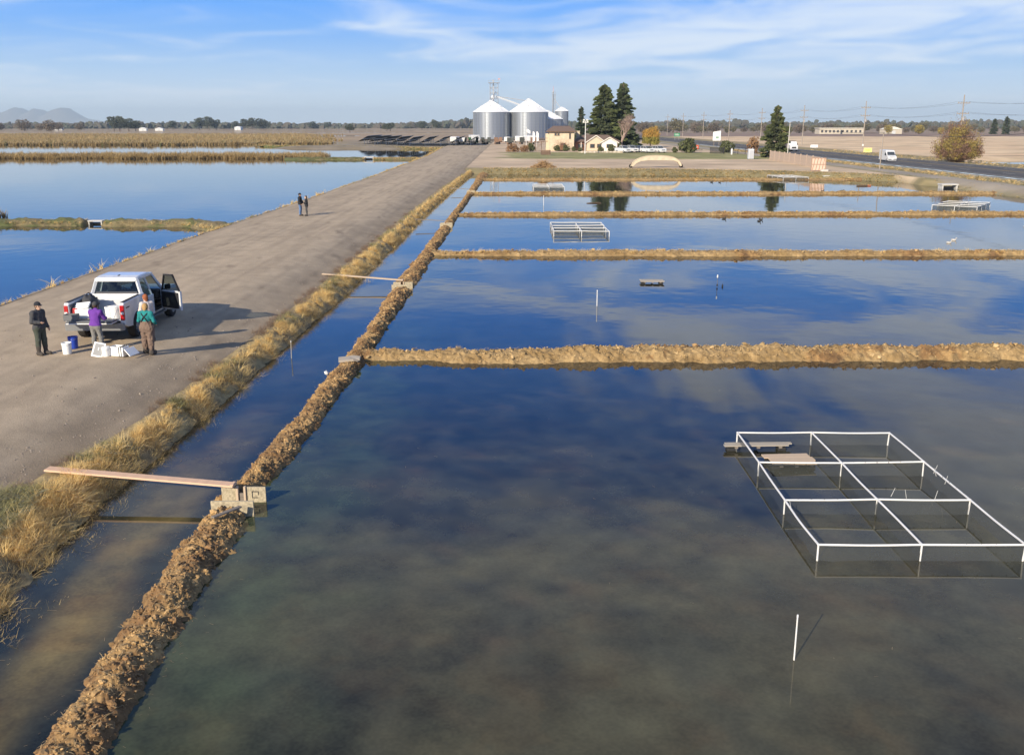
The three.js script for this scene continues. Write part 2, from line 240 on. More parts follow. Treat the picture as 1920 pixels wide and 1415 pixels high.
// ---- water: still and turbid, silty mottling over base tones, nearest pond browner towards the camera
const siltTex = tex(1024, (u, v) => { const f = pf(u, v, 22, 171, 5) - 0.5, l = 0.6 + (pf(u, v, 5, 71, 4) - 0.5) * 0.24 + f * 0.7 + (pn(u, v, 330, 5) - 0.5) * 0.16, g = pf(u, v, 11, 91, 4) - 0.5, mat = smooth(0.1, 0.2, g + f * 0.35); return [l + g * 0.08 + mat * 0.04, l, l - g * 0.06 - mat * 0.03]; }, 13);
const ripple = tex(512, (u, v) => 0.5 + (pf(u, v, 6, 17, 3) - 0.5) * 0.8, 9);
const waterMat = (rough, bs) => new THREE.MeshPhysicalMaterial({ color: 0xffffff, vertexColors: true, map: siltTex, roughness: rough, ior: 1.333, specularIntensity: 1, bumpMap: ripple, bumpScale: bs });
const nearWater = waterMat(0.015, 0.003), farWater = waterMat(0.03, 0.006);
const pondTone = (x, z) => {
  const d = x + 5.4, n = fbm(x * 0.3, z * 0.3, 4), m = fbm(x * 0.9 + 50, z * 0.9, 4), brownMix = smooth(-0.05, 0.8, n * 0.4 + m * 0.35 + (z > -60 ? 0.62 * smooth(31, 14, -z) : 0)), algae = smooth(3.2, 0.6, d + n * 1.3) * 0.85;  // noise patches plus a base that turns browner towards the camera
  let c = mix3([0.034, 0.04, 0.036], [0.1, 0.094, 0.053], brownMix); c = mix3(c, [0.115, 0.085, 0.05], 0.5 * smooth(0.2, 0.6, m) * brownMix); return mix3(c, [0.09, 0.125, 0.055], algae * (0.6 + 0.5 * m));
};
const pondEdges = [14, -34.2, -62.3, -90.6, -118.6, -149.3, -172];
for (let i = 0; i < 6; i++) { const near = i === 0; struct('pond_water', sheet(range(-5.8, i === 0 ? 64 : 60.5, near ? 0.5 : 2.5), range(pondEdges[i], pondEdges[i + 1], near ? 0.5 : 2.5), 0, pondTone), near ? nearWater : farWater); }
struct('ditch_water', sheet(range(-9.6, -5.8, 0.15), zsteps(14, -172, 0.3, 2), 0, (x, z) => { const a = ditchLeft(z), b = along(mainL, -z), t = (x - a) / (b - a) + 0.16 * fbm(x * 0.6, z * 0.25, 3), brownMix = smooth(0.05, 0.45, t) * smooth(1.0, 0.6, t) * smooth(34, 9, -z + 8 * fbm(1, z * 0.1, 2)); return mix3([0.04, 0.05, 0.04], [0.32, 0.24, 0.085], brownMix * (0.75 + 0.35 * fbm(x * 0.7, z * 0.4, 3))); }), nearWater);  // silty plume along the middle, thinning away from the camera
struct('wetland_water', sheet(range(-420, -20, 5), range(30, -470, 5), -0.004, (x, z) => mix3([0.03, 0.036, 0.03], [0.05, 0.052, 0.038], 0.5 + 0.5 * fbm(x * 0.02, z * 0.02, 3))), farWater);

// ---- ground behind the ponds, yard, lane, lawn
const pondFar = (x) => along([[-8, -166.5], [12, -164.5], [30, -161], [45, -154.5], [53, -149], [56.8, -143], [58, -125]], x);
const landIn = (x, z) => Math.max(pondFar(Math.min(x, 57.5)) - z, (x - 57.9 + 0.6 * fbm(2, z * 0.1, 2)) * (z > -150 ? 1 : 3));          // metres inland from the ponds' shore
const yardH = (x, z) => lerp(-0.4, 0.9, smooth(-0.8, 3.2, landIn(x, z) + 0.5 * fbm(x * 0.5, z * 0.5, 3))) + 0.05 * fbm(x * 0.3, z * 0.3, 3) - 0.02;
const yardC = (x, z) => {
  const d = landIn(x, z), n = fbm(x * 0.12, z * 0.12, 4), m = fbm(x * 0.05 + 8, z * 0.16, 3), f = fbm(x * 0.7, z * 0.7, 3);
  let c = mix3([0.78, 0.6, 0.4], [0.64, 0.48, 0.32], smooth(-0.3, 0.4, m));
  c = mix3(c, [0.27, 0.23, 0.12], smooth(6.5, 3, d + 2 * n));                                       // rough grass by the water
  c = mix3(c, [0.43, 0.34, 0.17], 0.7 * smooth(0.05, 0.4, f) * smooth(7, 3, d + 2 * n));
  const lawn = smooth(-2, 2, 1.5 * n * 3 + Math.min(-z - 214 - (x > 30 ? 0 : (30 - x) * 0.12), 268 + z, x + 2, 61 - x));
  c = mix3(c, mix3([0.3, 0.3, 0.09], [0.44, 0.39, 0.17], smooth(-0.2, 0.5, f + n)), lawn * (x < 62 ? 1 : 0));
  if (x > 57.9) { const lane = smooth(2.6, 1.4, Math.abs(x - 61.2 + 0.4 * n)), gr = smooth(0, 0.5, f + 0.3); c = mix3(mix3([0.42, 0.34, 0.19], [0.28, 0.25, 0.12], gr), [0.44, 0.38, 0.3], lane); if (x > 67.6) c = mix3(c, [0.47, 0.42, 0.34], smooth(67.6, 68.4, x + 0.3 * n)); }
  return c;
};
struct('yard_ground', sheet(range(-8, 70.2, 0.8), range(-108, -475, 1.1), yardH, yardC), vc(fieldTex, 40, 1));
struct('roadside_ground', sheet(range(56, 70.2, 0.5), range(40, -108, 1), yardH, yardC), vc(fieldTex, 40, 1));
struct('farmyard_ground', sheet(range(-110, -5.4, 2.5), range(-332, -470, 2.5), (x, z) => 0.75 - 1.2 * smooth(-70, -84, x + 8 * N2(z * 0.02, 1)) - 1.1 * smooth(-24, -20, Math.min(-20.1, x)) * 0 - (x < -24 ? 1.2 * smooth(-345, -334, z + 3 * N2(x * 0.1, 0)) : 0), (x, z) => mix3([0.36, 0.3, 0.22], [0.3, 0.24, 0.15], smooth(-0.3, 0.3, fbm(x * 0.06, z * 0.06, 3)))), vc(fieldTex, 40, 1));
// ---- highway with its shoulders and painted lines
const HW = [69.6, 86.2];
{ const asphaltTex = tex(512, (u, v) => 0.72 + (pf(u, v, 8, 37, 5) - 0.5) * 0.4 + (pn(u, v, 256, 4) - 0.5) * 0.3, 8);
  struct('highway', sheet(range(HW[0], HW[1], 0.6), zsteps(60, -2600, 2, 60), (x) => 1.0 + 0.12 * (1 - ((x - 77.9) / 8.3) ** 2), (x, z) => { const lane = Math.min(Math.abs(x - 73.5), Math.abs(x - 82.4)), n = fbm(x * 0.8, z * 0.03, 3); return mix3([0.075, 0.072, 0.072], [0.125, 0.118, 0.112], smooth(0.2, 2, lane) * 0.6 + n * 0.25 + 0.2); }), vc(asphaltTex, 8, 0.93));
  const paint = std([0.62, 0.6, 0.55], 0.8), yellow = std([0.55, 0.36, 0.06], 0.8), yAt = (x) => 1.004 + 0.12 * (1 - ((x - 77.9) / 8.3) ** 2) + 0.004;
  const stripe = (x, w, z0, z1) => { const g = new THREE.PlaneGeometry(w, z0 - z1).rotateX(-Math.PI / 2); g.translate(x, yAt(x), (z0 + z1) / 2); return g; };
  struct('highway_edge_line', [stripe(70.7, 0.16, 60, -1500)], paint); struct('highway_edge_line', [stripe(85.1, 0.16, 60, -1500)], paint);
  struct('highway_centre_line', [stripe(77.75, 0.12, 60, -1500)], yellow); struct('highway_centre_line', [stripe(78.05, 0.12, 60, -1500)], yellow);
  for (const lx of [74.2, 81.6]) { const a = []; for (let z = 60; z > -900; z -= 14.6) a.push(stripe(lx, 0.14, z, z - 3.7)); const m = struct('highway_lane_dashes', a, paint); }
}
// ---- fields
const fieldsEast = (x, z) => { const n = fbm(x * 0.02, z * 0.02, 4), row = fbm(x * 0.01, z * 0.12, 3); let c = mix3([0.84, 0.6, 0.36], [0.95, 0.72, 0.45], smooth(-0.4, 0.4, n + row * 0.5)); c = mix3(c, mix3([0.3, 0.24, 0.11], [0.4, 0.32, 0.15], smooth(-0.2, 0.3, fbm(x * 0.2, z * 0.2, 3))), smooth(104, 97, x + 3 * n)); c = mix3(c, [0.36, 0.25, 0.14], smooth(0.45, 0.6, Math.abs(row)) * 0.6); if (z < -640 + 30 * n) c = mix3(c, [0.23, 0.15, 0.125], 0.85); return c; };
struct('field', sheet(range(86, 560, 3.5), zsteps(60, -860, 3.5, 6), (x, z) => { const pond = smooth(1.2, 0.6, Math.hypot((x - 118 - 0.1 * (z + 205)) / 21, (z + 206) / 22)); return 0.72 - 1.1 * pond + 0.25 * smooth(88, 92, x) * 0 + 0.12 * fbm(x * 0.08, z * 0.08, 3); }, fieldsEast), vc(fieldTex, 40, 1));
struct('roadside_pond_water', sheet(range(92, 146, 3), range(-178, -234, 3), 0.12, () => [0.08, 0.085, 0.06]), farWater);
const farTone = (x, z) => { const n = fbm(x * 0.0016, z * 0.006, 4), m = fbm(x * 0.01, z * 0.025, 3); let c = mix3([0.4, 0.28, 0.17], [0.52, 0.39, 0.24], smooth(-0.4, 0.4, n + 0.4 * m)); if (x > 60) c = mix3(c, [0.26, 0.17, 0.135], 0.5); return mix3(c, [0.4, 0.3, 0.13], smooth(0.25, 0.6, fbm(x * 0.002 + 50, z * 0.01, 3)) * 0.8); };
struct('ground', sheet(range(-14000, 14000, 140), zsteps(-462, -18000, 12, 500), 0.1, farTone), vc(fieldTex, 40, 1));
struct('ground', sheet(range(-700, 70, 35), zsteps(60, -462, 20, 20), -0.9, () => [0.25, 0.2, 0.13]), vc(fieldTex, 40, 1));
struct('ground', sheet(range(560, 3000, 40), zsteps(60, -462, 20, 20), 0.4, fieldsEast), vc(fieldTex, 40, 1));
// flooded checks far off, thin bright strips
R = rngOf(77);
for (const [x0, x1, z0, z1] of [[-1500, -120, -1180, -1235], [-900, -60, -1420, -1500], [-2300, -300, -1850, -1960], [-700, 20, -940, -965], [-3000, -200, -2500, -2680], [-420, -110, -690, -720]]) struct('flooded_field_water', sheet(range(x0, x1, (x1 - x0) / 30), range(z0, z1, 20), (x, z) => 0.16, () => [0.09, 0.09, 0.07]), farWater);
// ---- cross berms in the wetland
R = rngOf(5);
const mossy = (X, Z) => { const n = fbm(X * 0.3, Z * 0.6, 4); return mix3([0.3, 0.24, 0.12], [0.16, 0.18, 0.06], smooth(-0.15, 0.3, n - (X + 34) * 0.02)); };
const strawB = clods.length;
dike('wetland_berm', 120, (s) => [-22 - s, -81.5 + 4 * smooth(6, 0, s) - 0.02 * s + 0.8 * N2(s * 0.06, 3), 0, 1], (s) => 1.5 + 2.2 * smooth(6, 0, s), () => 0.42, 0.35, 12, mossy, { seed: 31, rough: 1.6, cut: (X, Z) => 1 - smooth(0.6, 0.9, Math.abs(X + 35.2)) });
dike('wetland_berm', 33, (s) => [-21.5 - s, -237 + 0.5 * N2(s * 0.1, 3), 0, 1], () => 2.2, () => 0.5, 0.6, 10, mossy, { seed: 32, rough: 1.8, cut: (X) => 1 - smooth(0.6, 1.2, Math.abs(X + 34.4)) });
dike('wetland_berm', 75, (s) => [-20 - s, -333 - s * 0.55, 0.48, 0.87], () => 3, () => 0.6, 0.8, 10, mossy, { seed: 33, rough: 2 });
// ---- hills on the horizon
const hill = (x0, x1, z, pts, depth, seed) => { const xs = range(x0, x1, (x1 - x0) / 220), zs = range(z, z - depth, depth / 16); struct('hills', sheet(xs, zs, (x, zz) => { const t = (z - zz) / depth; return -4 + Math.sin(Math.min(1, t * 1.6) * Math.PI / 2) * along(pts, x) * (1 + 0.12 * fbm(x * 0.0025 + seed, zz * 0.002, 4)); }, (x, zz) => mix3([0.16, 0.13, 0.1], [0.22, 0.18, 0.13], 0.5 + 0.5 * fbm(x * 0.004, zz * 0.004, 3))), vc(fieldTex, 40, 1)); };
hill(-11500, -5600, -15600, [[-11500, 60], [-9970, 110], [-8770, 240], [-8250, 190], [-8000, 262], [-7840, 180], [-7693, 252], [-7520, 160], [-7420, 230], [-7306, 275], [-7230, 255], [-7090, 175], [-6960, 105], [-6704, 66], [-6190, 24], [-5600, 0]], 700, 2);
hill(4200, 12500, -15600, [[4200, 0], [5200, 18], [6400, 36], [8250, 58], [10000, 80], [12500, 90]], 700, 8);
// ================================================================ VEGETATION
// a tuft of bent blades, about 1 m tall before scaling
function tuft(n, width, spread, droop, seed, seg = 3) {
  const r = rngOf(seed), pos = [], idx = [];
  for (let b = 0; b < n; b++) {
    const a = r() * 6.283, lean = spread * (0.25 + r()), len = 0.55 + 0.45 * r(), ox = (r() - 0.5) * spread * 0.7, oz = (r() - 0.5) * spread * 0.7, tw = a + 1.57 + (r() - 0.5), w = width * (0.6 + 0.8 * r()), base = pos.length / 3, dr = droop * (0.4 + r());
    for (let i = 0; i <= seg; i++) { const t = i / seg, h = len * (t - dr * t * t * 0.45), o = len * (lean * t + dr * t * t * 0.55), ww = w * (1 - t * 0.85); const x = ox + Math.cos(a) * o, z = oz + Math.sin(a) * o, dx = Math.cos(tw) * ww, dz = Math.sin(tw) * ww; pos.push(x - dx, h, z - dz, x + dx, h, z + dz); if (i) { const k = base + i * 2; idx.push(k - 2, k - 1, k, k - 1, k + 1, k); } }
  }
  const g = new THREE.BufferGeometry(); g.setAttribute('position', new THREE.BufferAttribute(new Float32Array(pos), 3)); g.setIndex(idx); g.computeVertexNormals(); return g;
}
const bladeMat = phys([1, 1, 1], 0.85, { side: THREE.DoubleSide, transmission: 0.4, thickness: 0 });
const strawCol = () => mix3(mix3([0.88, 0.62, 0.21], [0.95, 0.74, 0.34], R()), [0.5, 0.33, 0.12], R() ** 1.8), greenCol = () => mix3([0.2, 0.2, 0.065], [0.4, 0.34, 0.13], R());
R = rngOf(301);
{
  const list = [[], []], far = [], weeds = [], dark = [];
  for (let c = 0; c < 2150; c++) {                          // tussocks: tufts that lean out from a common centre
    const z0 = c < 420 ? rr(-8.5, -21.5) : -9 - 62 * R() ** 1.2, t0 = c < 420 ? 0.2 + 0.85 * R() ** 0.8 : rr(0.16, 1.0), open = fbm(z0 * 0.3, 7, 3); if (open < -0.22 && R() < 0.6) continue;
    const rad = rr(0.08, 0.26), big = rr(0.6, 1.3) * (1 + 0.35 * open) * (t0 < 0.35 ? 0.6 : 1), x0 = lerp(roadRight(z0), ditchLeft(z0) + 0.25, t0), tone = strawCol(), n = Math.round(rr(6, 14));
    for (let k = 0; k < n; k++) { const a = R() * 6.283, q = rad * Math.sqrt(R()), x = x0 + Math.cos(a) * q, z = z0 + Math.sin(a) * q * 1.3, t = clamp((x - roadRight(z)) / (ditchLeft(z) - roadRight(z)), 0, 1.15), s = big * rr(0.25, 0.5), lean = q / rad * rr(0.2, 0.75); list[k % 2].push([x, bankY(Math.min(1, t)) + bankLumps(t, x, z) - 0.03, z, s, s, s, Math.sin(a) * lean, R() * 6.28, -Math.cos(a) * lean - 0.12, mix3(tone, strawCol(), 0.5)]); }
  }
  for (let i = 0; i < 6000; i++) { const z = -66 - 106 * R(), t = 0.25 + 0.78 * R() ** 0.75; if (fbm(z * 0.5, t * 2, 3) < -0.12) continue; const x = lerp(roadRight(z), ditchLeft(z) + 0.2, t), s = rr(0.22, 0.55), y = bankY(clamp(t)) - 0.03; far.push([x, y, z, s, s, s, 0, R() * 6.28, rr(-0.4, 0.05), strawCol()]); }
  for (let i = 0; i < 1500; i++) {                         // green weeds near the plank, patches further on
    const near = R() < 0.2, z = near ? rr(-16.8, -19.4) : -20 - 140 * R() ** 1.5, t = near ? rr(-0.15, 0.3) : rr(0.02, 0.5), p = fbm(z * 0.18 + 4, 2, 3); if (!near && p < 0.12) continue;
    const x = lerp(roadRight(z), ditchLeft(z), t), s = near ? rr(0.2, 0.42) : rr(0.18, 0.4); weeds.push([x, bankY(clamp(t)) - 0.02, z, s * 1.2, s, s * 1.2, rr(-0.2, 0.2), R() * 6.28, rr(-0.2, 0.2), greenCol()]);
  }
  for (let i = 0; i < 2200; i++) { const z = -12 - 75 * R() ** 1.4, t = rr(0, 0.42), p = fbm(z * 0.25 + 14, 2, 3); if (p < -0.05) continue; const s = rr(0.1, 0.3); dark.push([lerp(roadRight(z) - 0.35, ditchLeft(z), t), bankY(clamp(t)) - 0.01, z, s, s, s, rr(-0.2, 0.2), R() * 6.28, rr(-0.2, 0.2), mix3([0.2, 0.13, 0.09], [0.32, 0.22, 0.13], R())]); }
  scatter('dry_grass', tuft(18, 0.014, 0.34, 0.7, 1), bladeMat, list[0], 'dry straw-yellow grass thick along the ditch bank', 'grass');
  scatter('dry_grass', tuft(15, 0.015, 0.5, 1.0, 2), bladeMat, list[1], 'bent dry grass hanging over the water of the ditch', 'grass');
  scatter('dry_grass', tuft(14, 0.03, 0.45, 0.9, 3), bladeMat, far, 'dry grass on the far stretch of the ditch bank', 'grass');
  scatter('green_weeds', tuft(26, 0.02, 0.6, 0.9, 4), bladeMat, weeds, 'green weeds growing at the edge of the gravel road', 'weeds');
  scatter('dead_weeds', tuft(20, 0.014, 0.8, 0.5, 5, 2), bladeMat, dark, 'brown dead weeds between the gravel and the dry grass', 'weeds');
}
{ // along the wetland side of the road, on berms and round the ponds
  const w = [], p = [];
  for (let i = 0; i < 5200; i++) { const z = -30 - 290 * R() ** 1.3, t = rr(0.0, 0.5), pat = fbm(z * 0.09, 3, 3); if (pat < -0.1 && R() < 0.7) continue; const x = lerp(roadLeft(z), roadLeft(z) - 2.5, t), s = rr(0.14, 0.34) * (R() < 0.03 ? 2.2 : 1) * (1 + z * -0.002); w.push([x, wetY(t) - 0.03, z, s, s, s, rr(-0.2, 0.2), R() * 6.28, rr(-0.2, 0.2), R() < 0.25 ? greenCol() : strawCol()]); }
  for (let i = 0; i < 2600; i++) { const s = R() * 116, x = -23 - s, z = -81.5 + 4 * smooth(6, 0, s) - 0.02 * s + rr(-1.4, 1.4); if (Math.abs(x + 35.2) < 0.9) continue; const k = rr(0.2, 0.42); w.push([x, 0.22, z, k, k, k, 0, R() * 6, 0, R() < smooth(-30, -44, x) * 0.8 ? greenCol() : strawCol()]); }
  for (let i = 0; i < 900; i++) { const x = -22 - 30 * R(), k = rr(0.4, 0.7); if (Math.abs(x + 34.4) < 1) continue; w.push([x, 0.25, -237 + rr(-1.8, 1.8), k, k, k, 0, R() * 6, 0, x < -36 ? greenCol() : strawCol()]); }
  for (let i = 0; i < 1500; i++) { const s = 75 * R(), k = rr(0.5, 1.1); w.push([-20 - s + rr(-2, 2), 0.3, -333 - s * 0.55 + rr(-2, 2), k, k, k, 0, R() * 6, 0, R() < 0.4 ? greenCol() : strawCol()]); }
  for (let i = 0; i < 9000; i++) { const x = rr(-5, 66), far = x < 57; const z = far ? pondFar(x) - rr(0.2, 7.5) * R() : -100 - 60 * R(); if (!far && (x < 58.2 || (x > 59.4 && x < 63.2 && R() < 0.9))) continue; const k = rr(0.09, 0.22); p.push([x, yardH(x, z) - 0.03, z, k * 1.5, k, k * 1.5, 0, R() * 6.28, 0, R() < 0.4 ? greenCol().map((v) => v * 1.1) : strawCol()]); }
  for (let i = 0; i < 3000; i++) { const z = -60 - 240 * R(), x = R() < 0.6 ? rr(63.4, 67.4) : rr(86.6, 99), k = rr(0.2, 0.5); p.push([x, x > 86 ? 0.7 : 0.86, z, k * 1.5, k, k * 1.5, 0, R() * 6.28, 0, R() < 0.25 ? greenCol() : strawCol()]); }
  CROSS.forEach(([z, hw, hh], i) => { for (let k = 0; k < (i ? 700 : 160); k++) { const s = R() * 62, q = rr(0.08, 0.2) * (i ? 1.3 : 0.8); p.push([-4.5 + s, hh * 0.72, z - s * (i > 1 ? 0.012 : 0) + rr(-0.5, 0.5) * hw, q * 1.6, q, q * 1.6, rr(-0.4, 0.4), R() * 6, rr(-0.4, 0.4), strawCol()]); } });
  scatter('roadside_grass', tuft(16, 0.028, 0.5, 0.8, 6), bladeMat, w, 'sparse yellow grass along the wetland side of the gravel road and its berms', 'grass');
  scatter('pond_grass', tuft(16, 0.04, 0.7, 0.7, 7), bladeMat, p, 'tan and olive grass round the far ponds and along the lane', 'grass');
}
{ // reeds in the wetland
  const a = [], b = [], reedCol = () => mix3([0.52, 0.37, 0.15], [0.36, 0.25, 0.1], R());
  for (let i = 0; i < 9000; i++) { const x = -47 - 150 * R(), z = -243 - 14 * R() - 3 * N2(x * 0.1, 0), edge = smooth(-46, -52, x + 3 * N2(z * 0.3, 3)); if (R() > edge) continue; const s = rr(1.3, 2.4) * (0.9 + 0.25 * N2(x * 0.15, z * 0.2)); a.push([x, -0.1, z, s * 0.9, s, s * 0.9, 0, R() * 6.28, 0, reedCol()]); }
  for (let i = 0; i < 260; i++) { const s = rr(0.9, 1.7); a.push([-45.6 + rr(-1.6, 0.7) - Math.abs(N2(i, 2)), 0, -84.5 + rr(-2, 2), s * 0.7, s, s * 0.7, 0, R() * 6, 0, mix3(reedCol(), [0.2, 0.14, 0.07], 0.4)]); }
  for (let i = 0; i < 26000; i++) {
    const d = 400 + 400 * R() ** 1.15, x = -640 * R() * (d / 700) - lerp(88, 150, (d - 400) / 400) - 24 * N2(d * 0.02, 4), p = N2(x * 0.006, d * 0.02) + 0.55; if (p < 0 && R() < 0.9) continue;
    const s = rr(1.3, 2.4); b.push([x, 0, -d, s * 1.3, s, s * 1.3, 0, R() * 6.28, 0, R() < 0.06 ? greenCol() : mix3(reedCol(), [0.46, 0.34, 0.15], 0.6)]);
  }
  scatter('reeds', tuft(16, 0.03, 0.2, 0.5, 8), bladeMat, a, 'golden brown reed bed standing in the wetland water', 'reeds');
  scatter('reeds', tuft(14, 0.06, 0.3, 0.5, 9), bladeMat, b, 'wide golden reed marsh beyond the far wetland water', 'reeds');
}
// ---- trees
const barkMat = std([0.16, 0.11, 0.075], 1, { map: rep(soilTex, 1, 2) }), greyBark = std([0.33, 0.28, 0.24], 1, { map: rep(soilTex, 1, 2) });
const leafMat = (rgb) => phys(rgb, 0.9, { side: THREE.DoubleSide, transmission: 0.2, thickness: 0, vertexColors: true });
// leaves: flat little sprays; list of [x,y,z,size,shade], a colour each
function leaves(list, rgbA, rgbB, long = 1) {
  const n = list.length, pos = new Float32Array(n * 12), col = new Float32Array(n * 12), idx = [];
  list.forEach(([x, y, z, s, dir], i) => {
    const a = R() * 6.28, b = (R() - 0.5) * 2.4, u = dir ?? [Math.cos(a) * Math.cos(b), Math.sin(b), Math.sin(a) * Math.cos(b)], r = [R() - 0.5, R() - 0.5, R() - 0.5];
    const w = [u[1] * r[2] - u[2] * r[1], u[2] * r[0] - u[0] * r[2], u[0] * r[1] - u[1] * r[0]], l = Math.hypot(...w) || 1, k = s * 0.5, c = mix3(rgbA, rgbB, R());
    const q = (m, e) => [x + u[0] * k * long * m + w[0] / l * k * e, y + u[1] * k * long * m + w[1] / l * k * e, z + u[2] * k * long * m + w[2] / l * k * e];
    [q(-1, -0.3), q(0.1, 0.55), q(1, 0.05), q(0, -0.6)].forEach((p, j) => { pos.set(p, i * 12 + j * 3); col.set(c, i * 12 + j * 3); });
    idx.push(i * 4, i * 4 + 1, i * 4 + 2, i * 4, i * 4 + 2, i * 4 + 3);
  });
  const g = new THREE.BufferGeometry(); g.setAttribute('position', new THREE.BufferAttribute(pos, 3)); g.setAttribute('color', new THREE.BufferAttribute(col, 3)); g.setIndex(idx); g.computeVertexNormals(); return g;
}
const WHITE = [1, 1, 1];
const needleMat = leafMat(WHITE), broadMat = leafMat(WHITE), dryMat = leafMat(WHITE);
// conifer with drooping tiers; shape(t) is the radius share at height share t
function conifer(label, at, h, rad, seed, colA, colB, shape, n = 9000, leaf = 0.55, low = 0.06) {
  R = rngOf(seed); const t = thing('conifer_tree', label, 'tree', at), list = [], br = [];
  const trunk = [[0, 0, 0], [0.08, h * 0.35, 0.05], [-0.05, h * 0.7, 0], [0, h * 0.985, 0]]; obj('trunk', [tube(trunk, h * 0.018, 10, 8)], barkMat, t);
  const nb = Math.round(h * 16);
  for (let i = 0; i < nb; i++) {
    const f = low + (0.985 - low) * Math.pow(R(), 1.05), a = R() * 6.283, len = rad * shape(f) * (R() < 0.12 ? rr(1.05, 1.3) : rr(0.55, 1.05)), y = h * f, droop = len * rr(0.02, 0.3);
    if (len < 0.25) continue; br.push(bar([0, y, 0], [Math.cos(a) * len * 0.85, y - droop * 0.8, Math.sin(a) * len * 0.85], 0.05, 0.015, 4));
    const m = Math.round(n / nb * (0.4 + 1.2 * len / rad));
    for (let k = 0; k < m; k++) { const s = 0.25 + 0.78 * Math.sqrt(R()), side = (R() - 0.5) * len * 0.55 * s, x = Math.cos(a) * len * s - Math.sin(a) * side, z = Math.sin(a) * len * s + Math.cos(a) * side; list.push([x, y - droop * s * s + rr(-0.2, 0.22), z, leaf * rr(0.6, 1.3), [Math.cos(a) * 0.8 + rr(-0.4, 0.4), rr(-0.35, 0.25), Math.sin(a) * 0.8 + rr(-0.4, 0.4)]]); }
  }
  for (let k = 0; k < 60; k++) list.push([rr(-0.15, 0.15), h * rr(0.93, 1.0), rr(-0.15, 0.15), leaf * 0.8, [rr(-0.3, 0.3), 0.9, rr(-0.3, 0.3)]]);
  obj('branches', br, barkMat, t); obj('crown', leaves(list, colA, colB, 1.5), needleMat, t); return t;
}
const G1 = [0.05, 0.075, 0.02], G2 = [0.14, 0.165, 0.042];
const redwood = (f) => f < 0.12 ? 0.75 : Math.pow(1 - f, 0.62) * 1.02 + 0.05;
conifer('tall broad dark green conifer behind the low farmhouse', [28.4, 0.85, -306], 19.0, 6.6, 901, G1, G2, (f) => (f < 0.1 ? 0.8 : Math.pow(1 - f, 0.62) * (0.98 + 0.06 * Math.sin(f * 21)) + 0.02), 52000, 0.85);
conifer('slimmer tall conifer with a pointed top right beside the broad one', [34.4, 0.85, -309], 19.6, 5.4, 902, [0.045, 0.075, 0.028], [0.12, 0.15, 0.05], (f) => Math.pow(1 - f, 0.72) + 0.05, 32000, 0.85);
conifer('small narrow dark conifer standing between the silos and the tall conifers', [21.7, 0.85, -312], 12.6, 2.1, 903, [0.03, 0.06, 0.03], [0.08, 0.11, 0.055], (f) => Math.pow(1 - f, 0.7) + 0.08, 7500, 0.6);
conifer('bushy green conifer leaning over the tan wall by the highway', [60.4, 0.85, -226], 11.4, 3.0, 904, [0.05, 0.075, 0.02], [0.15, 0.165, 0.05], (f) => (f < 0.42 ? 0.98 - 0.1 * f : 0.94 * Math.pow((1 - f) / 0.58, 0.62) * (f > 0.6 ? 0.82 : 1)) + 0.02 * Math.sin(f * 40), 22000, 0.5, 0.05);
// branching broadleaf tree
function branching(t, h, spread, depth, r0, seed, up = 0.5, mat = greyBark, lowest = 0.12) {
  R = rngOf(seed); const geo = [], tips = [];
  (function grow(p, d, len, r, k) {
    const e = p.clone().addScaledVector(d, len); geo.push(bar(p.toArray(), e.toArray(), r, r * 0.66, k > 2 ? 4 : 6)); if (k >= 2) tips.push([e.x, e.y, e.z, d.toArray()]);
    if (k >= depth) return;
    const n = k === 0 ? 5 : 3; for (let i = 0; i < n; i++) { const q = V(rr(-1, 1), rr(-0.2, 0.9) * up + 0.15, rr(-1, 1)).normalize(), nd = d.clone().multiplyScalar(1).addScaledVector(q, spread).normalize(); grow(p.clone().lerp(e, k === 0 ? rr(0.5, 1) : rr(0.6, 1)), nd, len * rr(0.6, 0.85), r * 0.6, k + 1); }
  })(V(0, 0, 0), V(0.03, 1, 0).normalize(), h * (lowest + 0.12), r0, 0);
  obj('trunk', geo, mat, t); return tips;
}
{
  const t = thing('bare_tree', 'leafless pale grey tree in front of the tall conifers', 'tree', [31.6, 0.85, -285]); branching(t, 14.5, 0.72, 6, 0.3, 33, 0.9, std([0.55, 0.42, 0.36], 1, { map: rep(soilTex, 1, 2) }));
  const w = thing('willow_tree', 'yellow green willow with orange top beside the parked white cars', 'tree', [40.6, 0.85, -290]), tips = branching(w, 10.5, 0.85, 4, 0.25, 41), list = [];
  for (const [x, y, z] of tips) for (let k = 0; k < 34; k++) { const fall = rr(0, 1) ** 1.3 * Math.max(0.6, y - 0.6) * 0.75; list.push([x + rr(-0.5, 0.5), y - fall + 0.3, z + rr(-0.5, 0.5), 0.34, [rr(-0.2, 0.2), -1, rr(-0.2, 0.2)]]); }
  obj('crown', leaves(list.filter((l) => l[1] > 3.8), [0.38, 0.27, 0.05], [0.46, 0.24, 0.05], 1.8), broadMat, w); obj('crown', leaves(list.filter((l) => l[1] <= 3.8), [0.19, 0.19, 0.035], [0.33, 0.28, 0.06], 1.8), broadMat, w);
}
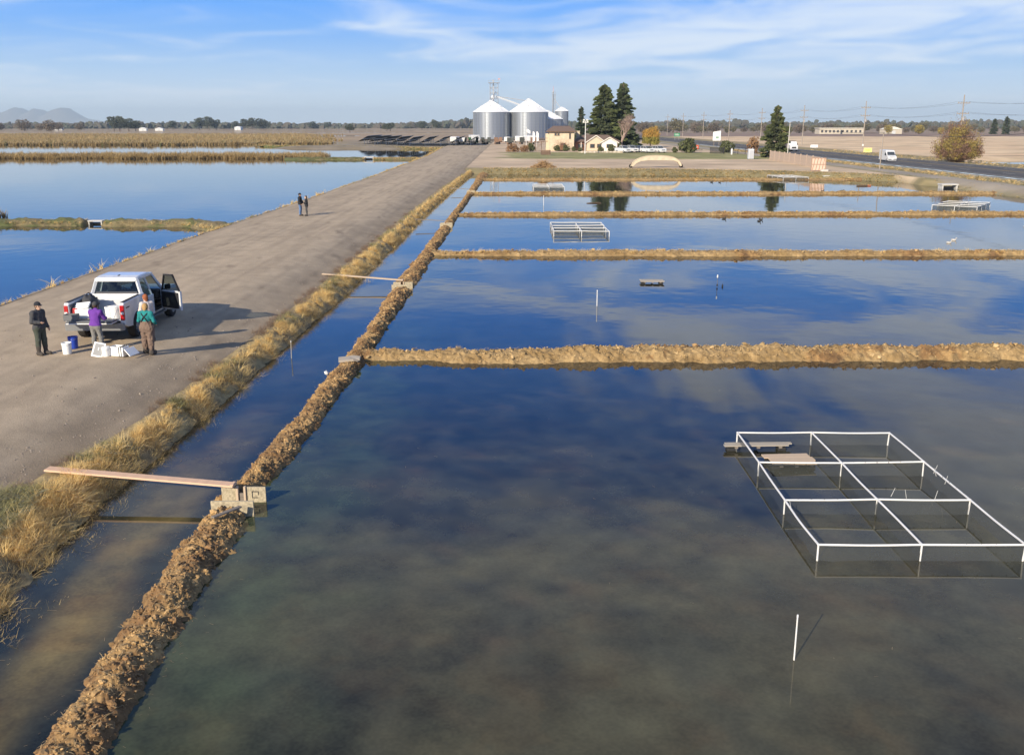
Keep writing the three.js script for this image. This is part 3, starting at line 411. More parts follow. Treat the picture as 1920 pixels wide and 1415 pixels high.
// round twiggy bush beside the highway, half bare, its last leaves brown and gold
{
  R = rngOf(61); const t = thing('willow_bush', 'large round brown and gold bush at the far edge of the highway', 'bush', [90.6, 0.75, -200.5]), tw = [], list = [];
  for (let i = 0; i < 420; i++) { const a = R() * 6.283, up = rr(0.28, 1.55), len = (5.1 + 4.1 * Math.sin(up) ** 2 * rr(0.55, 1)) * rr(0.62, 1), b = [Math.cos(a) * Math.cos(up) * len, Math.sin(up) * len, Math.sin(a) * Math.cos(up) * len], o = [Math.cos(a) * rr(0, 1), 0, Math.sin(a) * rr(0, 1)], m = [b[0] * 0.6 + o[0], b[1] * 0.5, b[2] * 0.6 + o[2]]; tw.push(bar(o, m, 0.035, 0.02, 3), bar(m, b, 0.02, 0.008, 3)); for (let k = 0; k < 46; k++) { const s = rr(0.3, 1.04); list.push([lerp(m[0], b[0], s) + rr(-0.5, 0.5), lerp(m[1], b[1], s) + rr(-0.5, 0.5), lerp(m[2], b[2], s) + rr(-0.5, 0.5), rr(0.12, 0.3)]); } }
  obj('twigs', tw, std([0.24, 0.16, 0.11], 1), t); const hi = list.filter((p) => N3(p[0] * 0.35, p[1] * 0.35, p[2] * 0.35) > 0.05), lo = list.filter((p) => !hi.includes(p) && R() < 0.8); obj('crown', leaves(hi, [0.36, 0.25, 0.06], [0.26, 0.22, 0.06], 1.4), dryMat, t); obj('crown', leaves(lo, [0.27, 0.15, 0.09], [0.2, 0.12, 0.075], 1.4), dryMat, t);
}
// broadleaf trees far off: a few kinds, cloned
function roundTree(name, label, at, h, w, seed, a, b, n, leaf, group, low = 0.18) {
  R = rngOf(seed); const t = thing(name, label, 'tree', at, 0, group), list = [], cl = []; obj('trunk', [bar([0, 0, 0], [0, h * 0.6, 0], h * 0.03, h * 0.015, 6)], barkMat, t);
  for (let i = 0; i < 9; i++) { const q = R() * 6.28, f = rr(0.1, 0.9), e = Math.sin(Math.PI * (0.15 + 0.75 * f)); cl.push([Math.cos(q) * w * 0.32 * e * rr(0.3, 1), h * lerp(low + 0.15, 0.84, f), Math.sin(q) * w * 0.32 * e * rr(0.3, 1), w * rr(0.17, 0.27)]); }
  for (let i = 0; i < n; i++) { const c = pick(cl), d = V(rr(-1, 1), rr(-1, 1), rr(-1, 1)).normalize().multiplyScalar(c[3] * Math.cbrt(rr(0.25, 1.15))); list.push([c[0] + d.x, Math.max(h * 0.06, c[1] + d.y * 0.85), c[2] + d.z, leaf * rr(0.6, 1.3)]); }
  obj('crown', leaves(list, a, b, 1.2), broadMat, t); return t;
}
const farA = roundTree('round_tree', 'dark round tree standing alone at the right of the clump by the white farm buildings', [-462, 0.1, -1150], 17, 20, 71, [0.035, 0.05, 0.028], [0.08, 0.09, 0.045], 1500, 1.6, 'horizon trees');
const farB = roundTree('round_tree', 'wide dark tree at the far left end of the horizon', [-512, 0.1, -1100], 11, 22, 72, [0.12, 0.09, 0.065], [0.2, 0.15, 0.1], 1200, 1.4, 'horizon trees');
const farC = roundTree('round_tree', 'grey green tree in the long tree line right of the white sign', [150, 0.3, -900], 13, 17, 73, [0.1, 0.095, 0.05], [0.2, 0.17, 0.09], 1300, 1.3, 'horizon trees');
const farD = roundTree('round_tree', 'yellow autumn tree before the long pale building on the right horizon', [312, 0.3, -760], 8, 9, 74, [0.36, 0.26, 0.05], [0.28, 0.24, 0.07], 900, 0.8, 'horizon trees');
R = rngOf(88);
// pixel columns of the photograph are not used here: bearings in degrees and distances in metres
const told = new Map(), nth = (s) => { const k = (told.get(s) ?? 0) + 1; told.set(s, k); return s + ', ' + (k === 1 ? 'first' : k === 2 ? 'second' : k === 3 ? 'third' : k + (k % 10 === 1 && k > 20 ? 'st' : k % 10 === 2 && k > 20 ? 'nd' : k % 10 === 3 && k > 20 ? 'rd' : 'th')) + ' from left'; };
const far = (deg, d) => [d * Math.tan(deg * Math.PI / 180), 0.2, -d];
for (const [deg, d, s, k] of [[-21.6, 1180, 1.05, 0], [-21.15, 1210, 0.9, 0], [-20.8, 1190, 0.75, 0]]) copy(farA, far(deg, d), R() * 6, nth('dark round tree in the clump left of the white farm buildings'), 0, [s * 1.1, s, s * 1.1]);
for (const [deg, d, s] of [[-18.9, 1500, 0.8], [-17.5, 1450, 1.05], [-17.0, 1480, 1.15], [-16.6, 1500, 0.9]]) copy(farA, far(deg, d), R() * 6, nth('dark blue green tree in the scattered clumps on the left horizon'), 0, [s, s, s]);
for (const [deg, d, s] of [[-15.6, 1700, 0.8], [-15.1, 1650, 1], [-14.7, 1640, 1.1], [-14.2, 1650, 1.05], [-13.9, 1680, 0.85]]) copy(farA, far(deg, d), R() * 6, nth('dark tree in the clump on the horizon above the reed marsh'), 0, [s * 1.2, s, s]);
for (const [deg, d, s] of [[-11.4, 1900, 0.8], [-10.5, 1950, 0.75], [-9.3, 1050, 0.5], [-7.2, 1200, 0.55], [-7.0, 1190, 0.6], [-5.2, 1500, 0.75], [-4.4, 1520, 0.8]]) copy(farA, far(deg, d), R() * 6, nth('small dark tree on the plain between the left clumps and the silos'), 0, [s * 1.3, s, s * 1.3]);
for (const [deg, d, s] of [[-27.4, 1300, 0.8], [-26.2, 1250, 1.1], [-25.4, 1300, 0.75], [-24.6, 1280, 0.85], [-23.6, 1350, 0.8]]) copy(farB, far(deg, d), R() * 6, nth('low dark tree under the blue hills at the left edge'), 0, [s * 1.3, s, s]);
for (let i = 0; i < 44; i++) { const deg = lerp(7.5, 27.8, i / 43) + rr(-0.18, 0.18), d = lerp(900, 1050, R()), s = rr(0.4, 0.8); copy(i % 3 ? farC : farB, far(deg, d), R() * 6, nth('bushy tree in the tree line along the right horizon'), 'trees of the right horizon', [s * 1.4, s, s * 1.2]); }
for (const [deg, d, s] of [[15.4, 790, 0.7], [20.8, 770, 1], [22.4, 765, 0.8], [23.4, 780, 0.75]]) copy(farD, far(deg, d), R() * 6, nth('yellow autumn tree on the right horizon near the pale buildings'), 'yellow trees', [s, s, s]);
{ const pr = conifer('far pair conifer right of the gold bush on the right horizon, taller one', [384, 0.5, -770], 13.5, 2.8, 77, [0.03, 0.05, 0.025], [0.07, 0.09, 0.04], (f) => Math.pow(1 - f, 0.5) * 0.9 + 0.1, 1800, 1.1); copy(pr, [377, 0.5, -775], 2, 'far pair conifer right of the gold bush on the right horizon, shorter one', 0, [1, 0.88, 1]); }
{ // the hazy woods along the horizon, one mass
  const list = []; R = rngOf(99); for (let i = 0; i < 5200; i++) { const deg = rr(-34, 34), d = rr(1900, 2700), [x, , z] = far(deg, d), hh = 5 + 8 * Math.max(0, N2(x * 0.004, 3) + 0.3) + 3 * N2(x * 0.03, 9); if (hh < 3) continue; const s = rr(3, 7); list.push([x, rr(0, hh), z, s * 1.4, s, s, R() * 3, R() * 6, R() * 3, mix3([0.09, 0.075, 0.06], [0.06, 0.07, 0.045], R())]); }
  scatter('distant_woods', lump(9), std([1, 1, 1], 1), list, 'hazy line of distant woods along the whole horizon', 'woods');
}
// shrubs round the house and parking
const shrubG = roundTree('garden_shrub', 'rounded olive green shrub at the foot of the cream house', [12.6, 0.9, -277], 1.7, 2.4, 81, [0.05, 0.065, 0.02], [0.14, 0.15, 0.05], 900, 0.28, 'garden shrubs', 0.0);
shrubG.userData.category = 'shrub';
R = rngOf(82);
for (const [x, z, s, l] of [[15.2, -276.5, 1.1, 'olive shrub in the middle of the cream house front'], [17.4, -277, 0.8, 'small shrub at the right corner of the cream house'], [19, -274, 0.7, 'small shrub between the cream house and the low stone edging'], [24.5, -271, 0.9, 'shrub right of the white floodlight pole'], [27.6, -272, 1.15, 'shrub in front of the low gabled house'], [30.3, -271, 0.9, 'shrub near the parked white cars'], [5.3, -276, 1.35, 'low green hedge shrub left of the wooden stair']]) copy(shrubG, [x, 0.88, z], R() * 6, l, 0, [s * 1.1, s, s]);
const shrubR = roundTree('garden_shrub', 'wide russet shrub left of the flagpole', [0.2, 0.88, -272], 2.2, 4.6, 83, [0.2, 0.1, 0.045], [0.33, 0.19, 0.08], 1300, 0.3, 'garden shrubs', 0.0); shrubR.userData.category = 'shrub';
copy(shrubR, [3.6, 0.88, -272.5], 2, 'russet shrub right beside the flagpole', 0, [0.8, 0.8, 0.8]); copy(shrubR, [63.2, 0.88, -258], 1, 'reddish small tree left of the bushy conifer', 0, [0.9, 1.9, 0.9]);
for (const [x, z, s, l] of [[46.4, -262, 2.3, 'dark green rounded tree left of the orange trailer'], [57.2, -262, 1.9, 'leafy small tree by the black fence'], [36.5, -262, 0.9, 'low green shrub behind the white cars'], [43.5, -263, 0.9, 'low shrub right of the white cars']]) copy(shrubG, [x, 0.88, z], R() * 6, l, 0, [s * 1.15, s, s]);
// ================================================================ THINGS ROUND THE PONDS
const whitePipe = std([0.84, 0.83, 0.8], 0.45, { map: rep(gritTex, 1, 2) }), netMat = phys([0.06, 0.065, 0.06], 0.9, { transparent: true, opacity: 0.42, side: THREE.DoubleSide }), clipMat = std([0.05, 0.05, 0.05], 0.7);
const paleWood = std([0.66, 0.52, 0.38], 0.85, { map: rep(woodTex, 1, 1) }), newPlank = std([0.86, 0.58, 0.4], 0.8, { map: rep(woodTex, 3, 0.6) }), creamPly = std([0.6, 0.52, 0.37], 0.9, { map: rep(soilTex, 0.7, 0.7) }), greyWood = std([0.26, 0.23, 0.2], 0.95, { map: rep(woodTex, 1, 1) }), paleGreyWood = std([0.46, 0.42, 0.36], 0.95, { map: rep(woodTex, 1, 1) }), darkRubber = std([0.02, 0.02, 0.022], 0.8);
// fish cage: white pipes, nx by nz bays, nets of dark mesh hung between the rails
function cage(label, at, turn, nx, nz, bw, bd, h, fine) {
  const t = thing('fish_cage', label, 'fish cage', at, turn, 'white pipe fish cages in the ponds'); R = rngOf(Math.round(at[0] * 31 + 400));
  const X = (i) => (i - nx / 2) * bw, Z = (j) => (j - nz / 2) * bd, top = [], r = fine ? 0.02 : 0.028;
  for (let i = 0; i <= nx; i++) for (let j = 0; j <= nz; j++) { const y = h * (1 + rr(-0.05, 0.05)), dx = rr(-0.03, 0.03), dz = rr(-0.05, 0.05); top[i * 9 + j] = [X(i) + dx, y, Z(j) + dz]; const p = obj('post', bar([X(i) + dx * 0.4, -0.35, Z(j)], top[i * 9 + j], r, r, 8), whitePipe, t); obj('corner_joint', [new THREE.SphereGeometry(r * 1.35, 8, 6).translate(...top[i * 9 + j])], whitePipe, p); }
  const P = (i, j) => top[i * 9 + j], rail = (a, b) => { const m = [(a[0] + b[0]) / 2 + rr(-0.02, 0.02), (a[1] + b[1]) / 2 - rr(0, 0.016), (a[2] + b[2]) / 2 + rr(-0.02, 0.02)]; const o = obj('rail', tube([a, m, b], r * 1.12, 8, 8), whitePipe, t); if (fine) for (let k = 1; k < 7; k++) { const s = k / 7; obj('net_clip', bx(0.012, 0.075, 0.012, lerp(a[0], b[0], s), lerp(a[1], b[1], s) - 0.02, lerp(a[2], b[2], s)), clipMat, o); } };
  for (let i = 0; i <= nx; i++) for (let j = 0; j < nz; j++) rail(P(i, j), P(i, j + 1));
  for (let j = 0; j <= nz; j++) for (let i = 0; i < nx; i++) rail(P(i, j), P(i + 1, j));
  const net = (a, b) => { const n = 6, pos = [], idx = []; for (let k = 0; k <= n; k++) { const s = k / n, x = lerp(a[0], b[0], s), z = lerp(a[2], b[2], s), y = lerp(a[1], b[1], s) - 0.025; pos.push(x, y, z, x + rr(-0.05, 0.05), 0.03 + rr(0, 0.05), z + rr(-0.05, 0.05), x, -0.3, z); if (k) for (let q = 0; q < 2; q++) { const e = k * 3 + q; idx.push(e - 3, e - 2, e, e - 2, e + 1, e); } } const g = new THREE.BufferGeometry(); g.setAttribute('position', new THREE.BufferAttribute(new Float32Array(pos), 3)); g.setIndex(idx); g.computeVertexNormals(); obj('net_panel', g, netMat, t); };
  for (let i = 0; i <= nx; i++) for (let j = 0; j < nz; j++) net(P(i, j), P(i, j + 1));
  for (let j = 0; j <= nz; j++) for (let i = 0; i < nx; i++) net(P(i, j), P(i + 1, j));
  if (fine) for (const [x, z, a] of [[bw * 0.98, -0.55, 0.2], [bw * 0.97, -0.35, -0.3], [bw * 0.96, 0.15, 0.1], [0.4, 0.9, 0.2], [0.7, 1.0, -0.2], [1.3, 1.05, 0.1], [-bw, 1.6, -0.2]]) obj('tie_wire', [bar([x, h - 0.05, z], [x + a * 0.3, h + 0.16, z + 0.03], 0.006, 0.004, 4)], whitePipe, t);
  return t;
}
cage('large white pipe fish cage in the nearest pond, right foreground', [7.93, 0, -20.62], 0, 2, 3, 1.99, 2.32, 0.35, true);
cage('white pipe fish cage in the third pond left of its middle', [5.25, 0, -76.2], 0.0, 2, 3, 2.08, 2.25, 0.4, false);
cage('small distant white cage in the fifth pond near the main dike', [4.75, 0, -128.5], 0, 2, 3, 1.97, 2.2, 0.42, false);
cage('distant white cage against the far bank below the bushy conifer', [42.8, 0, -152.0], 0.12, 2, 3, 2.0, 2.2, 0.42, false);
cage('white pipe cage set askew in the fourth pond at the right edge', [45.6, 0, -98.5], -0.62, 2, 3, 2.05, 2.3, 0.42, false);
// wooden floats
function raft(name, label, at, turn, boards, bl, bw, mat, gapShift) {
  const t = thing(name, label, 'float', at, turn, 'wooden floats'); R = rngOf(boards * 13 + 5);
  for (let i = 0; i < boards; i++) obj('board', rb(bl * rr(0.92, 1.04), 0.03, bw * 0.94, 0.006, rr(-0.06, 0.06) + gapShift * i, 0.135 + rr(-0.006, 0.006), (i - boards / 2 + 0.5) * bw, rr(-0.01, 0.01), rr(-0.015, 0.015), 0), mat, t);
  for (const x of [-bl * 0.33, 0, bl * 0.33]) obj('cross_batten', bx(0.08, 0.05, boards * bw * 0.96, x + gapShift * boards * 0.4, 0.094, 0), greyWood, t);
  for (const x of [-bl * 0.4, bl * 0.36]) obj('float_block', rb(0.22, 0.12, boards * bw * 0.8, 0.03, x, 0.02, 0), darkRubber, t);
  return t;
}
raft('wooden_raft', 'pale plank float inside the near fish cage at its far left corner', [6.95, 0, -22.6], 0.06, 3, 1.15, 0.27, paleWood, 0.02);
raft('wooden_raft', 'long grey plank float sticking out of the near fish cage at its far left', [6.4, 0, -23.75], 0.03, 2, 1.75, 0.15, paleGreyWood, 0);
raft('wooden_raft', 'small weathered wooden float adrift in the middle of the second pond', [7.5, 0, -50.9], -0.06, 4, 1.25, 0.19, paleGreyWood, 0);
// stakes
const stake = (label, x, z, h, r, mat, lean = 0) => { const t = thing('marker_stake', label, 'stake', [x, 0, z]); obj('shaft', bar([0, -0.3, 0], [lean, h, 0], r, r * 0.9, 8), mat, t); obj('cap', [cy(r * 1.15, r * 1.05, 0.04, lean, h + 0.012, 0, 8)], whitePipe, t); return t; };
stake('white marker stake standing alone in the nearest pond in front of the cage', 4.47, -13.56, 0.76, 0.014, whitePipe);
stake('white marker stake in the second pond left of the small wooden float', 3.97, -44.2, 0.72, 0.022, whitePipe);
stake('thin grey stake standing in the ditch', -8.0, -33.8, 0.62, 0.016, paleGreyWood, 0.02);
stake('short white stake at the left of the fifth pond', 3.3, -101.5, 1.0, 0.03, whitePipe);
{ const t = thing('sensor_pole', 'thin dark sensor pole with a white tip right of the small wooden float', 'sensor pole', [10.7, 0, -49.6]); obj('shaft', bar([0, -0.3, 0], [0, 0.5, 0], 0.014), std([0.1, 0.1, 0.1], 0.6), t); obj('tip', [mv(new THREE.CapsuleGeometry(0.035, 0.1, 4, 8), 0, 0.56, 0)], whitePipe, t); obj('sensor', [rb(0.07, 0.1, 0.05, 0.01, 0.0, 0.1, 0)], darkRubber, t); }
{ const t = thing('floating_probe', 'tiny dark probe float beside the thin sensor pole', 'float', [11.0, 0, -49.7]); obj('float_body', [mv(new THREE.CapsuleGeometry(0.04, 0.06, 4, 8), 0, 0.05, 0)], darkRubber, t); obj('aerial', bar([0, 0.08, 0], [0, 0.2, 0], 0.008), darkRubber, t); }
{ const t = thing('floating_stick', 'dark floating branch in the fourth pond before the conifer reflection', 'branch', [8.9, 0, -104.5], 0.2); obj('stem', tube([[-0.9, 0.02, 0], [0, 0.06, 0.05], [0.7, 0.02, 0]], 0.05, 10, 6), barkMat, t); obj('fork', bar([0.1, 0.05, 0], [0.6, 0.22, -0.1], 0.03, 0.015), barkMat, t); }
// the board weirs that let water from the ditch through the dike
WEIRS.forEach(([x, z], i) => {
  const names = ['nearest the camera', 'second along the dike', 'third along the dike', 'farthest along the dike'], t = thing('board_weir', 'pale wooden board weir set in the main dike, ' + names[i], 'weir', [x, 0, z], 0, 'board weirs in the main dike');
  const w = 0.92, h = 0.34, board = (nm, wd, dx, dz, hh) => obj(nm, rb(wd, hh + 0.4, 0.05, 0.008, dx, hh / 2 - 0.2 + 0.02, dz), creamPly, t);
  board('front_board', w, -0.02, 0.42, h * 0.98); const bl = board('back_board', 0.36, -0.31, -0.4, h); const br = board('back_board', 0.46, 0.27, -0.4, h);
  for (const dx of [-0.13, 0.04]) obj('slot_post', rb(0.05, h + 0.34, 0.08, 0.008, dx, h / 2 - 0.13, -0.37), paleWood, t);
  for (let k = 0; k < 3; k++) obj('stop_board', rb(0.16, 0.09, 0.025, 0.004, -0.045, -0.02 + k * 0.095, -0.385), greyWood, t);
  if (i === 0) { const ink = std([0.03, 0.03, 0.03], 0.8); for (const [a, b, ww, hh] of [[0.2, 0.26, 0.02, 0.16], [0.27, 0.335, 0.14, 0.02], [0.27, 0.19, 0.1, 0.02], [0.335, 0.29, 0.018, 0.08]]) obj('painted_mark', bx(ww, hh, 0.004, a, b - 0.08, -0.373), ink, br); }
});
{ // planks laid across the ditch from the road
  const plank = (label, a, b, w, th, mat) => { const t = thing('footplank', label, 'plank', [(a[0] + b[0]) / 2, (a[1] + b[1]) / 2, (a[2] + b[2]) / 2]); const c = [(a[0] + b[0]) / 2, (a[1] + b[1]) / 2, (a[2] + b[2]) / 2], s = (p) => p.map((v, k) => v - c[k]); obj('board', beam(s(a), s(b), w, th), mat, t); const end = s(a), e2 = s(b), k = 0.985; obj('end_cleat', bx(0.06, 0.03, w * 0.9, e2[0] * k, e2[1] + 0.03 + th / 2 * 0, e2[2] * k), mat, t); return t; };
  plank('long fresh orange plank laid from the gravel road to the nearest weir', [-10.62, 0.6, -20.65], [-6.18, 0.44, -20.05], 0.24, 0.045, newPlank);
  plank('weathered pale plank laid across the ditch to the second weir', [-9.95, 0.62, -50.1], [-5.6, 0.45, -49.05], 0.2, 0.05, paleWood);
  plank('thin grey pole across the ditch at the third weir', [-8.0, 0.62, -80.1], [-5.5, 0.5, -79.9], 0.1, 0.05, greyWood);
  plank('grey pole across the ditch at the farthest weir', [-7.6, 0.6, -120.2], [-5.1, 0.5, -119.9], 0.1, 0.06, greyWood);
  const one = (nm, label, cat, geo, mat, at, turn, tilt = 0) => { const m = tag(obj(nm, geo, mat), label, cat); m.position.set(...at); m.rotation.set(0, turn, tilt); return m; };
  one('loose_board', 'dark grey board lying on the dike by the nearest weir', 'board', rb(0.1, 0.035, 0.72, 0.006), greyWood, [-6.0, 0.33, -18.78], -0.62, 0.05);
  one('concrete_slab', 'flat pale grey slab lying on the main dike near the first cross dike', 'slab', shapeXY([[-0.42, -0.25], [0.3, -0.3], [0.42, 0.05], [0.25, 0.3], [-0.3, 0.26]], 0.06, 0.008).rotateX(-Math.PI / 2), std([0.5, 0.43, 0.34], 0.95, { map: gritTex }), [-5.7, 0.28, -32.6], 0.4, 0.02);
  one('broken_board', 'broken dark board beside the pale slab on the main dike', 'board', rb(0.08, 0.04, 0.6, 0.006), greyWood, [-5.5, 0.3, -32.4], 0.7, 0.15);
  one('white_jug', 'small white jug at the water edge of the main dike', 'jug', [lathe([[0, 0], [0.08, 0.0], [0.09, 0.03], [0.09, 0.14], [0.03, 0.2], [0.03, 0.23], [0, 0.23]], 14), tube([[0.08, 0.1, 0], [0.13, 0.15, 0], [0.05, 0.2, 0]], 0.012, 8, 5)], whitePipe, [-6.2, 0.1, -31.2], 0.4, 0.9).scale.setScalar(0.6);
}
{ // straw and scum afloat along the dikes
  R = rngOf(71); const fl = []; const put = (x, z, k) => { const v = rr(0.7, 1.1); fl.push([x, 0.006, z, k, k * rr(0.5, 1.3), k, Math.PI / 2, R() * 6.28, 0, [0.3 * v, 0.22 * v, 0.12 * v]]); };
  for (let i = 0; i < 330; i++) { const z = -9 - 40 * R() ** 1.4, side = R() < 0.5, off = 0.02 + 0.4 * R() ** 4; put(side ? along(mainR, -z) + 0.08 + off : along(mainL, -z) - 0.08 - off * 0.7, z, rr(0.25, 0.6)); }
  for (let i = 0; i < 150; i++) { const z = -11 - 40 * R() ** 1.3; put(ditchLeft(z) + 0.1 + 0.5 * R() ** 2, z, rr(0.5, 1)); }
  for (let i = 0; i < 500; i++) put(rr(-3, 40), -34.0 + (R() < 0.6 ? 0.9 + R() ** 3 : -1.0 - R() ** 3), rr(0.6, 1.2));
  for (let i = 0; i < 30; i++) put(rr(-4, 13), rr(-11, -32), rr(0.3, 0.7));
  const g = new THREE.BufferGeometry(); g.setAttribute('position', new THREE.BufferAttribute(new Float32Array([-0.006, 0, 0, 0.006, 0, 0, 0.004, 0.16, 0, -0.006, 0, 0, 0.004, 0.16, 0, -0.004, 0.16, 0]), 3)); g.computeVertexNormals(); scatter('floating_straw', g, std([1, 1, 1], 0.9, { side: THREE.DoubleSide }), fl, 'bits of straw floating on the water along the dikes', 'straw'); }
// ducks: body, head, bill
{ const duckMat = std([0.03, 0.03, 0.032], 0.7), paleDuck = std([0.5, 0.47, 0.42], 0.8), bill = std([0.5, 0.45, 0.35], 0.6);
  const duck = (label, x, z, turn, mat, s = 1) => { const t = thing('duck', label, 'duck', [x, 0, z], turn, 'waterfowl on the ponds'); t.scale.setScalar(s * 0.72); const g = new THREE.SphereGeometry(1, 14, 10), p = g.attributes.position; for (let i = 0; i < p.count; i++) { const zz = p.getZ(i), k = 1 - 0.35 * Math.max(0, -zz) ** 2; p.setXYZ(i, p.getX(i) * 0.11 * k, p.getY(i) * 0.085 * k + (zz < 0 ? zz * zz * 0.05 : 0), zz * 0.2); } g.computeVertexNormals(); const neck = tube([[0, 0.05, 0.13], [0, 0.13, 0.17], [0, 0.19, 0.18]], 0.032, 8, 8), head = new THREE.SphereGeometry(0.045, 10, 8).scale(0.85, 0.95, 1.2).translate(0, 0.21, 0.195), tail = bx(0.06, 0.012, 0.08, 0, 0.06, -0.2, 0.4); obj('body', [g.translate(0, 0.045, 0), neck, head, tail], mat, t); obj('bill', [mv(new THREE.ConeGeometry(0.018, 0.06, 6), 0, 0.205, 0.265, Math.PI / 2)], bill, t); };
  duck('black waterbird alone in the third pond right of the cage', 19.0, -89.3 + 2.5, 1.2, duckMat, 1.3); duck('left black bird of the pair in the third pond', 21.6, -84.6, 0.6, duckMat, 1.3); duck('right black bird of the pair in the third pond', 22.1, -86.0, 0.9, duckMat, 1.3);
  duck('dark bird left of the pair in the fifth pond', 29.2, -143, 1, duckMat, 1.5); duck('dark bird right of the pair in the fifth pond', 30.2, -142.2, 1.3, duckMat, 1.3); duck('dark bird in the fifth pond close to its front dike', 39.3, -123.4, 1, duckMat, 1.4); duck('second dark bird in the fifth pond close to its front dike', 42, -124, 1, duckMat, 1.4);
  duck('pale bird in the third pond at its lower right', 31.2, -68.7, 1.4, paleDuck, 1.2); duck('second pale bird in the third pond at its lower right', 32.3, -70.4, 1.1, paleDuck, 1.2); duck('grey bird near the right edge of the third pond', 42.4, -79.8, 0.3, paleDuck, 1.2);
  const t = thing('floating_log', 'dark log with a reddish end floating in the fifth pond', 'log', [48.2, 0, -134], 0.1); obj('bark', bar([-0.9, 0.06, 0], [0.6, 0.08, 0], 0.12, 0.1, 10), barkMat, t); obj('cut_end', bar([0.6, 0.08, 0], [1.1, 0.1, 0], 0.1, 0.09, 10), std([0.45, 0.16, 0.08], 0.9), t);
}
// culverts
{ const concrete = std([0.6, 0.58, 0.54], 0.95, { map: gritTex }), cul = (label, x, z, s) => { const t = thing('culvert', label, 'culvert', [x, 0, z]); t.scale.setScalar(s); obj('lid', rb(2.0, 0.16, 1.3, 0.02, 0, 0.5, 0), concrete, t); obj('side_wall', rb(0.16, 0.9, 1.2, 0.02, -0.85, 0.0, 0), concrete, t); obj('side_wall', rb(0.16, 0.9, 1.2, 0.02, 0.85, 0.0, 0), concrete, t); obj('gate_board', bx(1.5, 0.5, 0.06, 0, 0.0, -0.3), greyWood, t); };
  cul('white concrete culvert in the nearest wetland berm', -35.2, -82.0, 0.62); cul('small pale culvert in the second wetland berm', -34.4, -237, 1.2); cul('pale outlet box on the bank behind the farthest pond', 49.5, -153.5, 0.8); cul('white outlet box at the right end of the far bank', 57.6, -129, 1.1);
  const b = thing('concrete_block', 'white concrete block in the grass by the wooden gate frame', 'block', [50.4, 0.75, -158.2]); obj('block_body', rb(1.2, 0.45, 0.5, 0.04, 0, 0.2, 0), concrete, b); obj('lifting_eye', mv(new THREE.TorusGeometry(0.09, 0.02, 6, 12), 0, 0.45, 0), greyWood, b);
}
// ================================================================ THE PICKUP AND THE PEOPLE
const roadY = (x, z) => { const t = clamp((x - roadLeft(z)) / (roadRight(z) - roadLeft(z))); return roadTop(t); };
const whitePaint = phys([0.78, 0.79, 0.8], 0.28, { clearcoat: 0.7, clearcoatRoughness: 0.08, map: rep(gritTex, 0.5, 0.5) }), blackTrim = std([0.018, 0.018, 0.02], 0.6), tyreMat = std([0.022, 0.021, 0.02], 0.9), rimMat = std([0.42, 0.43, 0.44], 0.35, { metalness: 0.8 }), redLens = phys([0.42, 0.012, 0.014], 0.2, { clearcoat: 1 }), clearLens = phys([0.75, 0.75, 0.75], 0.15, { clearcoat: 1 }), tint = phys([0.3, 0.36, 0.36], 0.02, { transmission: 1, thickness: 0, side: THREE.DoubleSide }), greyPlastic = std([0.13, 0.135, 0.14], 0.7), seatCloth = std([0.1, 0.1, 0.105], 0.95), steel = std([0.5, 0.5, 0.5], 0.35, { metalness: 0.7 });
function wheel(t, x, y, z, r, w) { const o = obj('wheel', mv(lathe([[r * 0.62, -w / 2], [r * 0.92, -w / 2], [r, -w * 0.36], [r, w * 0.36], [r * 0.92, w / 2], [r * 0.62, w / 2], [r * 0.6, 0], [r * 0.62, -w / 2]], 28), x, y, z, 0, 0, Math.PI / 2), tyreMat, t); const s = Math.sign(x) || 1; const a = [mv(lathe([[0, 0.03], [r * 0.2, 0.03], [r * 0.3, -0.02], [r * 0.55, -0.01], [r * 0.63, 0.05], [r * 0.63, -0.08]], 20), x + s * w * 0.3, y, z, 0, 0, -s * Math.PI / 2)]; for (let k = 0; k < 6; k++) { const q = k * 1.047; a.push(beam([x + s * w * 0.36, y, z], [x + s * w * 0.36, y + Math.cos(q) * r * 0.58, z + Math.sin(q) * r * 0.58], 0.05, 0.03)); } obj('rim', a, rimMat, o); return o; }
